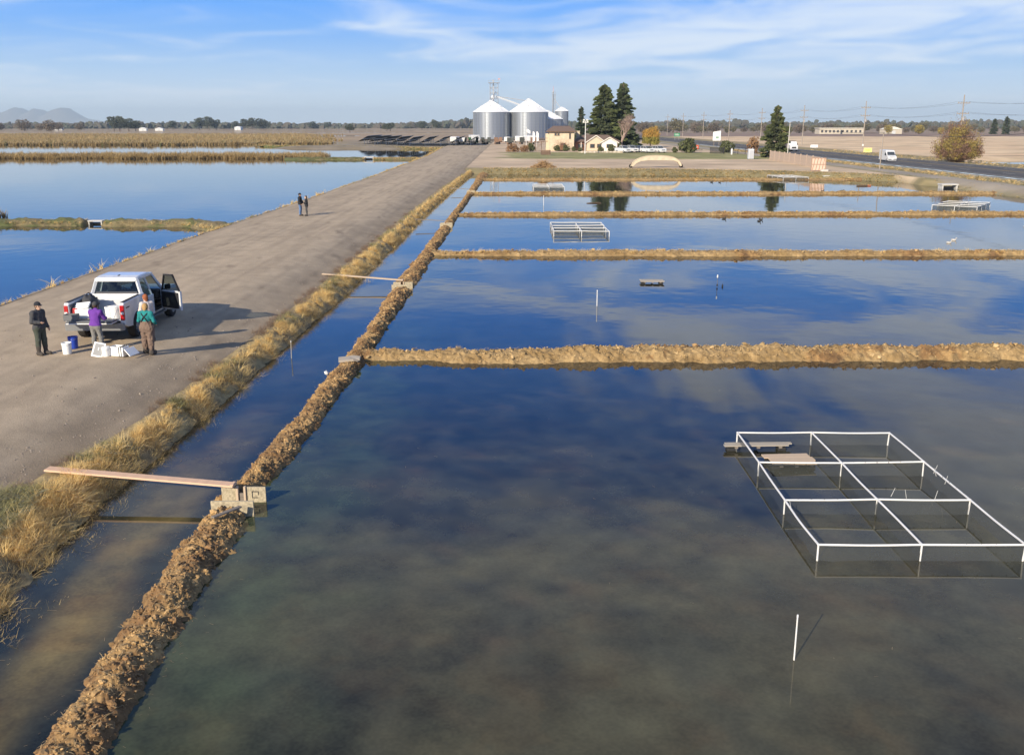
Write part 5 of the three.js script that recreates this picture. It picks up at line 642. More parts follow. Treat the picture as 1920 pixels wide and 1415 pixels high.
{ const t = thing('cool_box', 'open white cool box on the ground, its lid tipped to the right', 'cool box', on(-12.7, -30.22), -0.25); for (const [w, h, d, x, y, z] of [[0.5, 0.03, 0.32, 0, 0.02, 0], [0.5, 0.3, 0.03, 0, 0.16, 0.15], [0.5, 0.3, 0.03, 0, 0.16, -0.15], [0.03, 0.3, 0.27, 0.235, 0.16, 0], [0.03, 0.3, 0.27, -0.235, 0.16, 0]]) obj('wall_panel', rb(w, h, d, 0.012, x, y, z), foam, t); obj('lid', rb(0.03, 0.3, 0.5, 0.012, 0.42, 0.15, -0.05, 0, 0, 0.75), foam, t); obj('strap', bx(0.035, 0.31, 0.335, 0.1, 0.157, 0), charcoal, t); obj('strap', bx(0.035, 0.31, 0.335, 0.18, 0.157, 0), charcoal, t); }
{ const t = thing('tray_lid', 'pale rectangular box lid with grey inset leaning on the white bucket', 'lid', on(-13.34, -29.95), 0.3); t.rotation.set(-0.55, 0.25, -0.12); obj('frame', rb(0.36, 0.5, 0.035, 0.015, 0, 0.25, 0), foam, t); obj('inset', rb(0.27, 0.4, 0.03, 0.01, 0, 0.25, 0.008), std([0.33, 0.33, 0.32], 0.8), t); obj('latch', rb(0.03, 0.1, 0.02, 0.004, 0, 0.27, 0.022), foam, t); }
{ const t = thing('cool_box', 'white cool box with raised lid on the left of the tailgate', 'cool box', [-14.55, bedY + 0.845, -32.05], 0.15); obj('box_body', rb(0.46, 0.32, 0.34, 0.03, 0, 0.17, 0), foam, t); obj('lid', rb(0.48, 0.06, 0.36, 0.02, -0.03, 0.42, -0.08, 0.35, 0, 0.1), foam, t); obj('handle', tube([[-0.24, 0.25, 0.1], [-0.27, 0.3, 0], [-0.24, 0.25, -0.1]], 0.012, 8, 5), charcoal, t); }
{ const t = thing('gear_bag', 'black gear bag heaped over the left side of the truck bed', 'bag', [-14.72, bedY + 0.84, -33.0], 0.2); const g = new THREE.SphereGeometry(1, 24, 16), p = g.attributes.position; for (let i = 0; i < p.count; i++) { const x = p.getX(i), y = p.getY(i), z = p.getZ(i), k = 1 + 0.16 * N3(x * 2, y * 2, z * 2); p.setXYZ(i, x * k * 0.28, (y * k + 0.8) * 0.36, z * k * 0.5); } g.computeVertexNormals(); obj('sack', g, charcoal, t); obj('carry_strap', tube([[-0.15, 0.5, 0.25], [0, 0.72, 0.1], [0.15, 0.5, -0.15]], 0.02, 12, 6), black, t); }
{ const t = thing('crate', 'dark grey crate on the left end of the lowered tailgate', 'crate', [-14.72, bedY + 0.875, -31.5], 0.05); for (const [w, h, d, x, y, z] of [[0.42, 0.02, 0.3, 0, 0.01, 0], [0.42, 0.2, 0.02, 0, 0.11, 0.14], [0.42, 0.2, 0.02, 0, 0.11, -0.14], [0.02, 0.2, 0.26, 0.2, 0.11, 0], [0.02, 0.2, 0.26, -0.2, 0.11, 0]]) obj('wall_panel', bx(w, h, d, x, y, z), greyPlastic, t); }
{ const t = thing('tool_case', 'small red case standing in the truck bed beside the cool box', 'case', [-14.78, bedY + 0.845, -31.98], 0.1); obj('case_body', rb(0.14, 0.36, 0.2, 0.02, 0, 0.18, 0), std([0.5, 0.03, 0.03], 0.5), t); obj('handle', tube([[0, 0.36, -0.06], [0, 0.42, 0], [0, 0.36, 0.06]], 0.012, 8, 5), black, t); }
{ const t = thing('net_handle', 'pale dip net lying across the tailgate', 'net', [-14.3, bedY + 0.89, -31.55], 0.2); obj('shaft', bar([-0.35, 0, 0], [0.25, 0.03, 0], 0.012), paleWood, t); obj('hoop', mv(new THREE.TorusGeometry(0.12, 0.01, 6, 20), 0.36, 0.03, 0, Math.PI / 2), steel, t); obj('mesh_bag', mv(lathe([[0.12, 0], [0.1, -0.03], [0.04, -0.05], [0, -0.052]], 16), 0.36, 0.062, 0), std([0.5, 0.42, 0.36], 0.9, { side: THREE.DoubleSide }), t); }
// ================================================================ THE FARM, THE HIGHWAY AND WHAT STANDS FAR OFF
const galvTex = tex(256, (u, v) => { const l = 0.86 + (pf(u, v, 8, 13, 3) - 0.5) * 0.12 + (pn(u, v, 64, 3) - 0.5) * 0.05; return [l, l, l]; }, 6);
const galv = std([0.44, 0.47, 0.5], 0.38, { metalness: 0.75, map: galvTex }), roofSteel = std([0.74, 0.75, 0.75], 0.5, { metalness: 0.1 }), frameSteel = std([0.42, 0.43, 0.44], 0.5, { metalness: 0.5 });
function silo(label, x, z, r, eave, apex, rings = 9) {
  const t = thing('grain_silo', label, 'grain silo', [x, 0.88, z], 0, 'steel grain silos'), e = eave - 0.88, a = apex - 0.88, dz = e / rings;
  for (let k = 0; k < rings; k++) { const pts = [[r - 0.02, k * dz]]; for (let q = 0; q <= 8; q++) pts.push([r + 0.035 * Math.sin(q * 3.1416 * 1.0), k * dz + 0.02 + (dz - 0.04) * q / 8 ]); pts.push([r - 0.02, (k + 1) * dz]); obj('wall_ring', lathe(pts, 72), galv, t); }
  const nst = 30; for (let k = 0; k < nst; k++) { const q = k / nst * 6.2832; obj('stiffener', bx(0.14, e, 0.12, Math.cos(q) * (r + 0.08), e / 2, Math.sin(q) * (r + 0.08), 0, -q, 0), galv, t); }
  const roof = obj('roof', lathe([[r + 0.35, e - 0.1], [r + 0.3, e + 0.08], [1.1, a - 0.5], [1.0, a - 0.3]], 72), roofSteel, t); const nr = 36; const ribs = []; for (let k = 0; k < nr; k++) { const q = k / nr * 6.2832; ribs.push(beam([Math.cos(q) * (r + 0.25), e + 0.14, Math.sin(q) * (r + 0.25)], [Math.cos(q) * 1.1, a - 0.42, Math.sin(q) * 1.1], 0.1, 0.1)); } obj('roof_ribs', ribs, roofSteel, roof); obj('roof_cap', lathe([[1.15, a - 0.45], [1.15, a - 0.1], [0, a + 0.2]], 24), roofSteel, roof);
  for (let k = 0; k < 6; k++) { const q = 0.6 + k * 1.047; obj('roof_vent', [cy(0.3, 0.3, 0.7, Math.cos(q) * r * 0.6, lerp(e, a, 0.42) + 0.25, Math.sin(q) * r * 0.6, 10), cy(0.42, 0.1, 0.25, Math.cos(q) * r * 0.6, lerp(e, a, 0.42) + 0.7, Math.sin(q) * r * 0.6, 10)], roofSteel, roof); }
  const lad = [], q = 1.9; for (const s of [-0.25, 0.25]) lad.push(bar([Math.cos(q) * (r + 0.3) + s, 0, Math.sin(q) * (r + 0.3)], [Math.cos(q) * (r + 0.3) + s, e + 0.3, Math.sin(q) * (r + 0.3)], 0.04)); for (let y = 0.4; y < e; y += 0.5) lad.push(bar([Math.cos(q) * (r + 0.3) - 0.25, y, Math.sin(q) * (r + 0.3)], [Math.cos(q) * (r + 0.3) + 0.25, y, Math.sin(q) * (r + 0.3)], 0.025, 0.025, 4)); obj('ladder', lad, frameSteel, t); obj('access_door', bx(1.2, 2.0, 0.15, Math.cos(1.4) * (r + 0.1), 1.1, Math.sin(1.4) * (r + 0.1)), galv, t); return t;
}
silo('large steel silo with white roof, left of the two big ones', -10.9, -520, 9.35, 14.4, 20.3); silo('large steel silo with white roof, right of the two big ones', 8.85, -524, 10.15, 14.45, 21.2);
silo('lower dark silo half hidden behind the right big silo', 19.6, -547, 8.2, 11, 15.6, 7); silo('slim tall silo at the right end of the silos', 28, -560, 3.6, 15.4, 17.6, 8);
function lattice(label, x, z, w, y1, parts, base = 0.88) {
  const t = thing('elevator_tower', label, 'tower', [x, base, z]), h = y1 - base, n = Math.round(h / 2.6); for (const [a, b] of [[-1, -1], [1, -1], [1, 1], [-1, 1]]) obj('leg', bar([a * w, 0, b * w], [a * w, h, b * w], 0.14), frameSteel, t);
  for (let k = 1; k <= n; k++) { const y = k * h / n, y0 = y - h / n, g = []; for (const [a, b, c, d] of [[-1, -1, 1, -1], [1, -1, 1, 1], [1, 1, -1, 1], [-1, 1, -1, -1]]) { g.push(bar([a * w, y, b * w], [c * w, y, d * w], 0.09, 0.09, 5), bar([a * w, k % 2 ? y0 : y, b * w], [c * w, k % 2 ? y : y0, d * w], 0.06, 0.06, 5)); } obj('bracing', g, frameSteel, t); }
  obj('platform', [bx(w * 2.9, 0.15, w * 2.9, 0, h, 0), bar([-w * 1.4, h + 1.1, w * 1.4], [w * 1.4, h + 1.1, w * 1.4], 0.06), bar([-w * 1.4, h, w * 1.4], [-w * 1.4, h + 1.1, w * 1.4], 0.06), bar([w * 1.4, h, w * 1.4], [w * 1.4, h + 1.1, w * 1.4], 0.06)], frameSteel, t); obj('elevator_leg', [bx(0.5, h + 1.0, 0.45, -0.4, (h + 1.0) / 2, 0), rb(0.9, 1.0, 0.8, 0.2, -0.4, h + 1.1, 0)], frameSteel, t); parts?.(t, h); return t;
}
lattice('steel elevator tower rising behind the left big silo', -9.6, -535, 2.1, 29.6, (t, h) => { obj('mast', bar([2.2, h, 0], [2.2, h + 2.4, 0], 0.07), frameSteel, t); obj('flag', shapeXY([[0, 0], [1.1, 0.1], [1.0, 0.7], [0, 0.8]], 0.03).translate(2.2, h + 1.6, 0), std([0.5, 0.3, 0.3], 0.9), t); obj('hopper', lathe([[0.15, 0], [0.9, 1.2], [0.9, 2.4], [0, 2.8]], 14).translate(-0.6, h * 0.68, 1.4), roofSteel, t); });
lattice('thin mast tower behind the slim silo', 23.6, -562, 0.7, 24.6, (t, h) => { obj('spout', bar([-0.2, h * 0.9, 0], [4, 16, 2], 0.15), frameSteel, t); obj('beacon', bar([-0.4, h + 1, 0], [-0.4, h + 4.2, 0], 0.1), std([0.6, 0.25, 0.25], 0.6), t); });
{ const t = thing('grain_conveyor', 'sloping grain conveyor running between the silo roofs', 'conveyor', [0, 0, -528]); obj('trough', beam([-9, 22.8, -3], [9.5, 16.5, -1], 0.6, 0.6), frameSteel, t); obj('catwalk', beam([-9, 22.1, -1.9], [9.5, 15.8, 0.1], 0.7, 0.12), frameSteel, t); obj('spout', bar([-8.8, 25, -4], [-10.6, 20.6, 6], 0.2), frameSteel, t); obj('spout', bar([-8, 22.6, -5], [8.6, 20.2, -3], 0.16), frameSteel, t); }
// ---- houses
const cream = std([0.68, 0.57, 0.41], 0.9, { map: rep(gritTex, 2, 2) }), shingle = std([0.19, 0.13, 0.1], 0.95, { map: rep(gritTex, 6, 6) }), woodTrim = std([0.15, 0.095, 0.065], 0.9), pane = phys([0.05, 0.06, 0.07], 0.06), brickish = std([0.33, 0.17, 0.11], 0.95, { map: rep(gritTex, 4, 4) }), paleTrim = std([0.78, 0.74, 0.64], 0.8);
function hip(w, d, h, over, ridge) { const a = w / 2 + over, b = d / 2 + over, r = ridge / 2, v = [[-a, 0, b], [a, 0, b], [a, 0, -b], [-a, 0, -b], [-r, h, 0], [r, h, 0]], f = [[0, 1, 5], [0, 5, 4], [1, 2, 5], [2, 3, 4], [2, 4, 5], [3, 0, 4], [0, 3, 2], [0, 2, 1]], p = []; for (const q of f) for (const k of q) p.push(...v[k]); const g = new THREE.BufferGeometry(); g.setAttribute('position', new THREE.BufferAttribute(new Float32Array(p), 3)); g.computeVertexNormals(); g.setAttribute('uv', new THREE.BufferAttribute(new Float32Array(p.length / 3 * 2).map((_, i) => p[Math.floor(i / 2) * 3 + (i % 2) * 2] * 0.2), 2)); return g; }
function windowOn(t, x, y, z, w, h, mat = pane) { const f = obj('window', [bx(w + 0.18, 0.09, 0.1, x, y + h / 2, z), bx(w + 0.18, 0.09, 0.12, x, y - h / 2, z), bx(0.09, h, 0.1, x - w / 2, y, z), bx(0.09, h, 0.1, x + w / 2, y, z)], woodTrim, t); obj('pane', bx(w, h, 0.04, x, y, z - 0.02), mat, f); return f; }
{
  const H = thing('farmhouse', 'cream two storey farmhouse with brown hip roof in front of the silos', 'house', [14.15, 0.88, -285.2]);
  obj('wall', [bx(7.1, 5.35, 7.4, 0, 2.68, 0)], cream, H); const rf = obj('roof', hip(7.1, 7.4, 1.5, 0.75, 4.6).translate(0, 5.4, 0), shingle, H); obj('fascia', [bx(8.64, 0.18, 0.06, 0, 5.36, 4.46), bx(0.06, 0.18, 8.9, -4.33, 5.36, 0), bx(0.06, 0.18, 8.9, 4.33, 5.36, 0)], woodTrim, rf);
  windowOn(H, -1.75, 4.55, 3.75, 0.5, 0.6); windowOn(H, -0.95, 4.55, 3.75, 0.5, 0.6); windowOn(H, 2.35, 4.1, 3.75, 0.4, 1.5); windowOn(H, 0.4, 1.6, 3.75, 1.4, 1.1);
  obj('side_wing', bx(0.9, 4.8, 5, -4.0, 2.4, -0.6), cream, H); const deck = obj('deck', [bx(3.8, 0.14, 3, -5.7, 2.6, 0.4), ...[-7.4, -5.7, -4.1].map((x) => bx(0.16, 2.6, 0.16, x, 1.3, 1.8)), bx(3.8, 0.1, 0.1, -5.7, 3.5, 1.85), ...Array.from({ length: 10 }, (_, k) => bx(0.06, 0.9, 0.06, -7.5 + k * 0.4, 3.05, 1.85))], woodTrim, H); for (let k = 0; k < 9; k++) obj('step', bx(0.9, 0.06, 0.28, -7.6 + k * 0.3, 0.25 + k * 0.28, 2.4), woodTrim, deck);
  const L = thing('ranch_house', 'low ranch house with two front gables and brown shingle roof beside the cream house', 'house', [24.4, 0.88, -288]);
  obj('wall', bx(12.4, 2.5, 8, 0, 1.25, 0), brickish, L); obj('roof', hip(12.4, 8, 1.9, 0.9, 7).translate(0, 2.5, 0), shingle, L);
  const gable = (x, w, h, z0) => { const g = obj('gable', [shapeXY([[-w / 2, 0], [w / 2, 0], [w / 2, 2.3], [0, 2.3 + h], [-w / 2, 2.3]], 3).translate(x, 0, z0)], x < 2 ? cream : paleTrim, L); obj('gable_roof', [beam([x - w / 2 - 0.5, 2.15, z0], [x, 2.48 + h, z0], 3.6, 0.16), beam([x, 2.48 + h, z0], [x + w / 2 + 0.5, 2.15, z0], 3.6, 0.16)], shingle, g); obj('barge_board', [beam([x - w / 2 - 0.5, 2.2, z0 + 1.84], [x, 2.56 + h, z0 + 1.84], 0.08, 0.2), beam([x, 2.56 + h, z0 + 1.84], [x + w / 2 + 0.5, 2.2, z0 + 1.84], 0.08, 0.2)], paleTrim, g); };
  gable(-0.4, 5.2, 1.7, 4.1); gable(3.4, 4.4, 1.2, 5.1); for (const [x, z, w] of [[-1.4, 5.68, 1.2], [0.6, 5.68, 1.2], [3.4, 6.7, 1.6], [-4.6, 4.06, 1.4]]) windowOn(L, x, 1.35, z, w, 1.0); obj('door', bx(1, 2.05, 0.08, -3.1, 1.03, 4.05), woodTrim, L); obj('chimney', [bx(0.95, 3.6, 0.95, -5.2, 3.6, 0), bx(1.1, 0.2, 1.1, -5.2, 5.4, 0)], cream, L); obj('porch_post', bx(0.16, 2.4, 0.16, -2, 1.2, 5.2), paleTrim, L); obj('porch_post', bx(0.16, 2.4, 0.16, -4.6, 1.2, 5.2), paleTrim, L);
  const e = thing('stone_edging', 'low pale stone edging along the lawn before the houses', 'edging', [23, 0.88, -262]); R = rngOf(3); const stoneMats = [std([0.42, 0.36, 0.28], 0.95), std([0.52, 0.46, 0.38], 0.95)]; for (let k = 0; k < 22; k++) obj('stone', rb(rr(0.5, 0.75), rr(0.3, 0.5), 0.4, 0.06, -5 + k * 0.55, 0.2, 1.3 * Math.sin(k * 0.3) * 0.4, 0, rr(-0.2, 0.2), 0), stoneMats[k % 2], e);
  const bs = thing('brick_box', 'low brown wooden box at the edge of the yard below the flagpole', 'box', [8.4, 0.88, -246], 0.1); for (let k = 0; k < 4; k++) obj('plank', bx(2.3, 0.24, 0.08, 0, 0.14 + k * 0.26, 0.7), woodTrim, bs); obj('lid', bx(2.4, 0.08, 1.5, 0, 1.1, 0), std([0.4, 0.29, 0.2], 0.9), bs); obj('side', bx(0.08, 1, 1.4, -1.12, 0.55, 0), woodTrim, bs); obj('side', bx(0.08, 1, 1.4, 1.12, 0.55, 0), woodTrim, bs);
}
{ const t = thing('bare_shrub', 'brown bare shrub spread against the cream house wall', 'shrub', [14, 0.88, -279.6]); R = rngOf(14); const a = []; for (let i = 0; i < 150; i++) { const q = rr(-1.2, 1.2), l = rr(1.2, 3.4), x = Math.sin(q) * l * 0.9, y = Math.cos(q) * l; a.push(bar([rr(-0.3, 0.3), 0, 0], [x * 0.5 + rr(-0.2, 0.2), y * 0.5, rr(-0.3, 0.3)], 0.03, 0.02, 3), bar([x * 0.5, y * 0.5, 0], [x + rr(-0.3, 0.3), y, rr(-0.5, 0.5)], 0.025, 0.01, 3)); } obj('twigs', a, std([0.42, 0.24, 0.14], 1), t); obj('dead_leaves', leaves(Array.from({ length: 160 }, () => [rr(-2, 2), rr(1, 3.2), rr(-0.4, 0.4), 0.2]), [0.5, 0.25, 0.12], [0.4, 0.22, 0.12]), dryMat, t); }
{ const t = thing('floodlight_pole', 'white floodlight pole standing before the low ranch house', 'light pole', [18.9, 0.88, -255]); obj('pole', bar([0, 0, 0], [0, 8.2, 0], 0.13, 0.09, 10), whitePipe, t); obj('crossarm', bx(1.1, 0.1, 0.1, 0, 7.7, 0), whitePipe, t); for (const [x, y] of [[-0.5, 7.9], [0.5, 7.9], [-0.4, 8.4], [0.4, 8.4]]) { const l = obj('lamp_housing', rb(0.48, 0.42, 0.25, 0.05, x, y, 0.1, 0.4), whitePipe, t); } }
const flagGeo = (w, h) => { const g = new THREE.PlaneGeometry(w, h, 10, 4), p = g.attributes.position; for (let i = 0; i < p.count; i++) p.setXYZ(i, p.getX(i) + w / 2, p.getY(i) - (p.getX(i) + w / 2) * 0.55, 0.12 * Math.sin(p.getX(i) * 5)); g.computeVertexNormals(); return g; }, flagMat = std([0.82, 0.82, 0.82], 0.9, { side: THREE.DoubleSide });
{ const t = thing('flagpole', 'white flagpole with a white flag left of the cream house', 'flagpole', [4.2, 0.88, -290]); obj('pole', bar([0, 0, 0], [0, 6.4, 0], 0.09, 0.05, 8), whitePipe, t); obj('flag', flagGeo(1.2, 0.9).translate(0, 5.7, 0), flagMat, t); obj('finial', new THREE.SphereGeometry(0.1, 8, 6).translate(0, 6.45, 0), whitePipe, t);
  for (const [x, l] of [[6.93, 'left'], [8.17, 'right']]) { const b = thing('feather_banner', 'white upright banner before the right big silo, ' + l + ' of the two', 'banner', [x, 0.88, -330], 0, 'white banners'); obj('pole', bar([0, 0, 0], [0, 5, 0], 0.04), whitePipe, b); obj('banner', shapeXY([[0, 1.6], [0.75, 2.0], [0.7, 4.4], [0.35, 5], [0, 5]], 0.03), flagMat, b); } }
// ---- cars
function car(label, at, turn, kind, paint, group) {
  const t = thing('parked_car', label, 'car', at, turn, group), P = { suv: [[2.3, 0.4], [2.32, 0.85], [2.2, 1.05], [2.05, 1.15], [1.1, 1.1], [0.95, 1.12], [-2.1, 1.12], [-2.3, 1.0], [-2.35, 0.4]], pickup: [[2.7, 0.45], [2.72, 0.9], [2.6, 1.1], [1.3, 1.16], [1.2, 1.18], [-0.6, 1.18], [-0.7, 1.2], [-2.6, 1.2], [-2.7, 1.15], [-2.7, 0.5]] }[kind], c = kind === 'suv' ? [[1.05, 1.1], [0.35, 1.68], [-1.85, 1.72], [-2.25, 1.1]] : [[1.3, 1.15], [0.65, 1.78], [-0.45, 1.82], [-0.68, 1.18]];
  obj('body', profile(P, 1.85, 0, 0.08), paint, t); obj('cabin_glass', profile(c, 1.62, 0, 0.06), pane, t); obj('roof', profile([[c[1][0] + 0.05, c[1][1] - 0.03], [c[1][0] - 0.1, c[1][1] + 0.06], [c[2][0] + 0.1, c[2][1] + 0.06], [c[2][0] - 0.06, c[2][1] - 0.05]], 1.6, 0, 0.03), paint, t);
  obj('window_pillars', [-1, 1].flatMap((s) => [beam([s * 0.83, c[0][1], c[0][0]], [s * 0.77, c[1][1], c[1][0]], 0.06, 0.08), beam([s * 0.83, c[3][1], c[3][0]], [s * 0.77, c[2][1], c[2][0]], 0.08, 0.1), beam([s * 0.83, 1.12, (c[0][0] + c[3][0]) / 2], [s * 0.79, 1.72, (c[1][0] + c[2][0]) / 2], 0.06, 0.08)]), paint, t);
  if (kind === 'pickup') obj('bed', bx(1.5, 0.04, 1.8, 0, 1.23, -1.65), blackTrim, t);
  for (const z of [kind === 'suv' ? 1.4 : 1.75, kind === 'suv' ? -1.4 : -1.6]) for (const s of [-1, 1]) wheel(t, s * 0.82, 0.36, z, 0.36, 0.24);
  const f = P[1][0]; for (const s of [-1, 1]) { obj('headlight', rb(0.34, 0.16, 0.1, 0.03, s * 0.68, 0.84, f), clearLens, t); obj('taillight', rb(0.16, 0.32, 0.1, 0.03, s * 0.82, 0.95, P[P.length - 2][0] - 0.02), redLens, t); } obj('grille', rb(0.9, 0.2, 0.06, 0.02, 0, 0.76, f + 0.05), blackTrim, t); return t;
}
const bluePaint = phys([0.1, 0.12, 0.18], 0.3, { clearcoat: 1 });
car('white pickup parked nose out at the left of the parked cars', [29.6, 0.88, -263], 0.45, 'pickup', whitePaint, 'parked cars'); car('second white pickup parked behind the first at the left', [32.0, 0.88, -266], 0.4, 'pickup', whitePaint, 'parked cars'); car('white suv parked in the middle of the lot', [36.0, 0.88, -262.5], 0.4, 'suv', whitePaint, 'parked cars'); car('white suv parked rightmost in the lot', [39.2, 0.88, -262.5], 0.35, 'suv', whitePaint, 'parked cars'); car('dark blue car parked between the white pickups and the white suvs', [34.2, 0.88, -267], 0.6, 'suv', bluePaint, 'parked cars');
{ const t = thing('tank_trailer', 'orange red pump trailer parked by the black fence', 'trailer', [51.1, 0.88, -278], 0.2), red = std([0.72, 0.1, 0.03], 0.5); obj('housing', rb(2.7, 1.1, 1.5, 0.15, 0, 1.15, 0), red, t); obj('hood', rb(1.1, 0.5, 1.3, 0.12, -0.6, 1.75, 0), red, t); obj('frame', bx(3.2, 0.15, 1.2, 0.1, 0.55, 0), blackTrim, t); obj('drawbar', bar([1.5, 0.5, 0], [2.8, 0.4, 0], 0.06), blackTrim, t); for (const z of [-0.8, 0.8]) obj('wheel', mv(lathe([[0.1, -0.1], [0.36, -0.1], [0.36, 0.1], [0.1, 0.1]], 16), -0.1, 0.36, z, Math.PI / 2), tyreMat, t); obj('label_plate', bx(0.9, 0.4, 0.02, 0.5, 1.05, 0.77), foam, t); }
{ const t = thing('black_fence', 'black slatted fence by the lawn left of the portable toilet', 'fence', [52.6, 0.88, -253]); for (let k = 0; k < 13; k++) obj('slat', bx(0.16, 1.5, 0.04, -1.7 + k * 0.28, 0.85, 0), blackTrim, t); obj('rail', bx(3.6, 0.08, 0.06, 0, 0.4, -0.05), blackTrim, t); obj('rail', bx(3.6, 0.08, 0.06, 0, 1.4, -0.05), blackTrim, t); obj('gate_post', bx(0.2, 2.1, 0.2, 1.85, 1.0, 0), blackTrim, t); for (let k = 0; k < 5; k++) obj('post', bx(0.1, 1.6, 0.1, 3.2 + k * 1.5, 0.8, 1.5 + k * 1.6), blackTrim, t); obj('wire_rail', beam([1.9, 1.5, 0.2], [9.2, 1.5, 7.9], 0.05, 0.05), blackTrim, t); obj('wire_rail', beam([1.9, 0.9, 0.2], [9.2, 0.9, 7.9], 0.05, 0.05), blackTrim, t); }
{ const t = thing('white_tank', 'slim white gas cylinder standing before the black fence', 'cylinder', [54.9, 0.88, -246]); obj('tank_body', lathe([[0, 0], [0.24, 0.02], [0.25, 1.2], [0.16, 1.42], [0, 1.46]], 16), whitePipe, t); obj('valve', cy(0.07, 0.05, 0.2, 0, 1.52, 0, 8), steel, t); }
{ const g = std([0.5, 0.52, 0.55], 0.6), t = thing('portable_toilet', 'grey portable toilet at the edge of the lawn by the tan wall', 'portable toilet', [51.9, 0.86, -214]); obj('cabin', rb(1.15, 2.0, 1.15, 0.05, 0, 1.05, 0), g, t); obj('roof', [rb(1.2, 0.16, 1.2, 0.08, 0, 2.1, 0)], std([0.72, 0.73, 0.74], 0.6), t); const d = obj('door', rb(0.8, 1.75, 0.05, 0.01, 0, 1.0, 0.59), std([0.42, 0.44, 0.47], 0.6), t); obj('latch', bx(0.08, 0.08, 0.04, 0.3, 1.05, 0.63), whitePipe, d); obj('skid', bx(1.2, 0.08, 1.2, 0, 0.04, 0), blackTrim, t); obj('vent_pipe', bar([0.45, 2.1, -0.45], [0.45, 2.45, -0.45], 0.05), g, t); }
{ const tanW = std([0.54, 0.42, 0.32], 0.9, { map: rep(gritTex, 3, 3) }), t = thing('tan_wall', 'tan panel wall running from the bushy conifer towards the ponds', 'wall', [54.3, 0.86, -190.5]); const a = [1.2, -21], b = [-1.1, 20.5], n = 9; for (let k = 0; k < n; k++) { const p = (s) => [lerp(a[0], b[0], s), 0.95, lerp(a[1], b[1], s)]; obj('panel', beam(p(k / n + 0.002), p((k + 1) / n - 0.002), 0.12, 1.85), tanW, t); const q = p(k / n); obj('post', bx(0.2, 2.0, 0.2, q[0], 1.0, q[2]), tanW, t); }
  const w = std([0.5, 0.33, 0.24], 0.9, { map: rep(woodTex, 1, 1) }), f = thing('wooden_gate_frame', 'standing wooden frame of crossed laths beside the end of the tan wall', 'gate', [49.5, 0.86, -158.5], -0.12); for (const x of [-1.1, 1.1]) obj('post', bx(0.1, 2.15, 0.1, x, 1.07, 0), w, f); for (const y of [0.15, 1.1, 2.1]) obj('rail', bx(2.2, 0.08, 0.06, 0, y, 0.02), w, f); for (let k = 0; k < 4; k++) obj('lath', beam([-0.95 + k * 0.5, 0.15, 0.05], [-0.6 + k * 0.5, 2.1, 0.05], 0.07, 0.03), w, f); for (let k = 0; k < 5; k++) obj('board', bx(0.4, 1.9, 0.02, -0.85 + k * 0.42, 1.1, -0.04), std([0.62, 0.46, 0.36], 0.9), f); }
{ // the cream arched boom on two wheels at the edge of the yard
  const c = std([0.66, 0.56, 0.4], 0.75, { map: rep(gritTex, 0.4, 0.4) }), t = thing('arched_boom', 'cream arched steel boom resting on two wheels behind the ponds', 'boom', [25.15, 0.86, -171]); const top = [[-4.5, 0.35], [-4.2, 0.9], [-3.6, 1.4], [-2.7, 1.8], [-1.2, 2.08], [0.6, 2.1], [2.2, 1.95], [3.3, 1.62], [4.0, 1.05], [4.35, 0.4]], bot = [[4.1, 0.35], [3.7, 0.95], [3.0, 1.28], [1.8, 1.3], [-1.4, 1.32], [-2.7, 1.2], [-3.5, 0.85], [-4.1, 0.3]]; obj('arch', shapeXY([...top, ...bot], 0.9, 0.04), c, t); obj('cover_rib', tube(top.map(([x, y]) => [x, y + 0.03, 0.5]), 0.05, 40, 6), c, t); for (const x of [-4.45, 4.3]) { obj('wheel', mv(lathe([[0.1, -0.14], [0.32, -0.14], [0.34, 0], [0.32, 0.14], [0.1, 0.14]], 18), x, 0.33, 0.0, Math.PI / 2), tyreMat, t); obj('fork', beam([x * 0.985, 0.95, 0], [x, 0.3, 0], 0.1, 0.1), woodTrim, t); } }
{ R = rngOf(21); const t = thing('brush_pile', 'heap of cut dry brush lying in the yard behind the main dike', 'brush pile', [5.5, 0.86, -171.5]), a = []; for (let i = 0; i < 420; i++) { const q = R() * 6.28, r = rr(0, 2.2) * Math.sqrt(R()), h = 1.25 * (1 - r / 2.4) * R(), l = rr(0.4, 1.1), d = R() * 6.28; a.push(bar([Math.cos(q) * r, h, Math.sin(q) * r * 0.7], [Math.cos(q) * r + Math.cos(d) * l, h + rr(-0.1, 0.5), Math.sin(q) * r * 0.7 + Math.sin(d) * l], 0.03, 0.012, 3)); } obj('cut_stems', a, std([0.45, 0.29, 0.14], 1), t); obj('dead_leaves', leaves(Array.from({ length: 700 }, () => { const q = R() * 6.28, r = 2.3 * Math.sqrt(R()); return [Math.cos(q) * r, rr(0.05, 1.2 * (1 - r / 2.6)), Math.sin(q) * r * 0.7, 0.22]; }), [0.45, 0.3, 0.13], [0.3, 0.18, 0.09], 1.6), dryMat, t); }
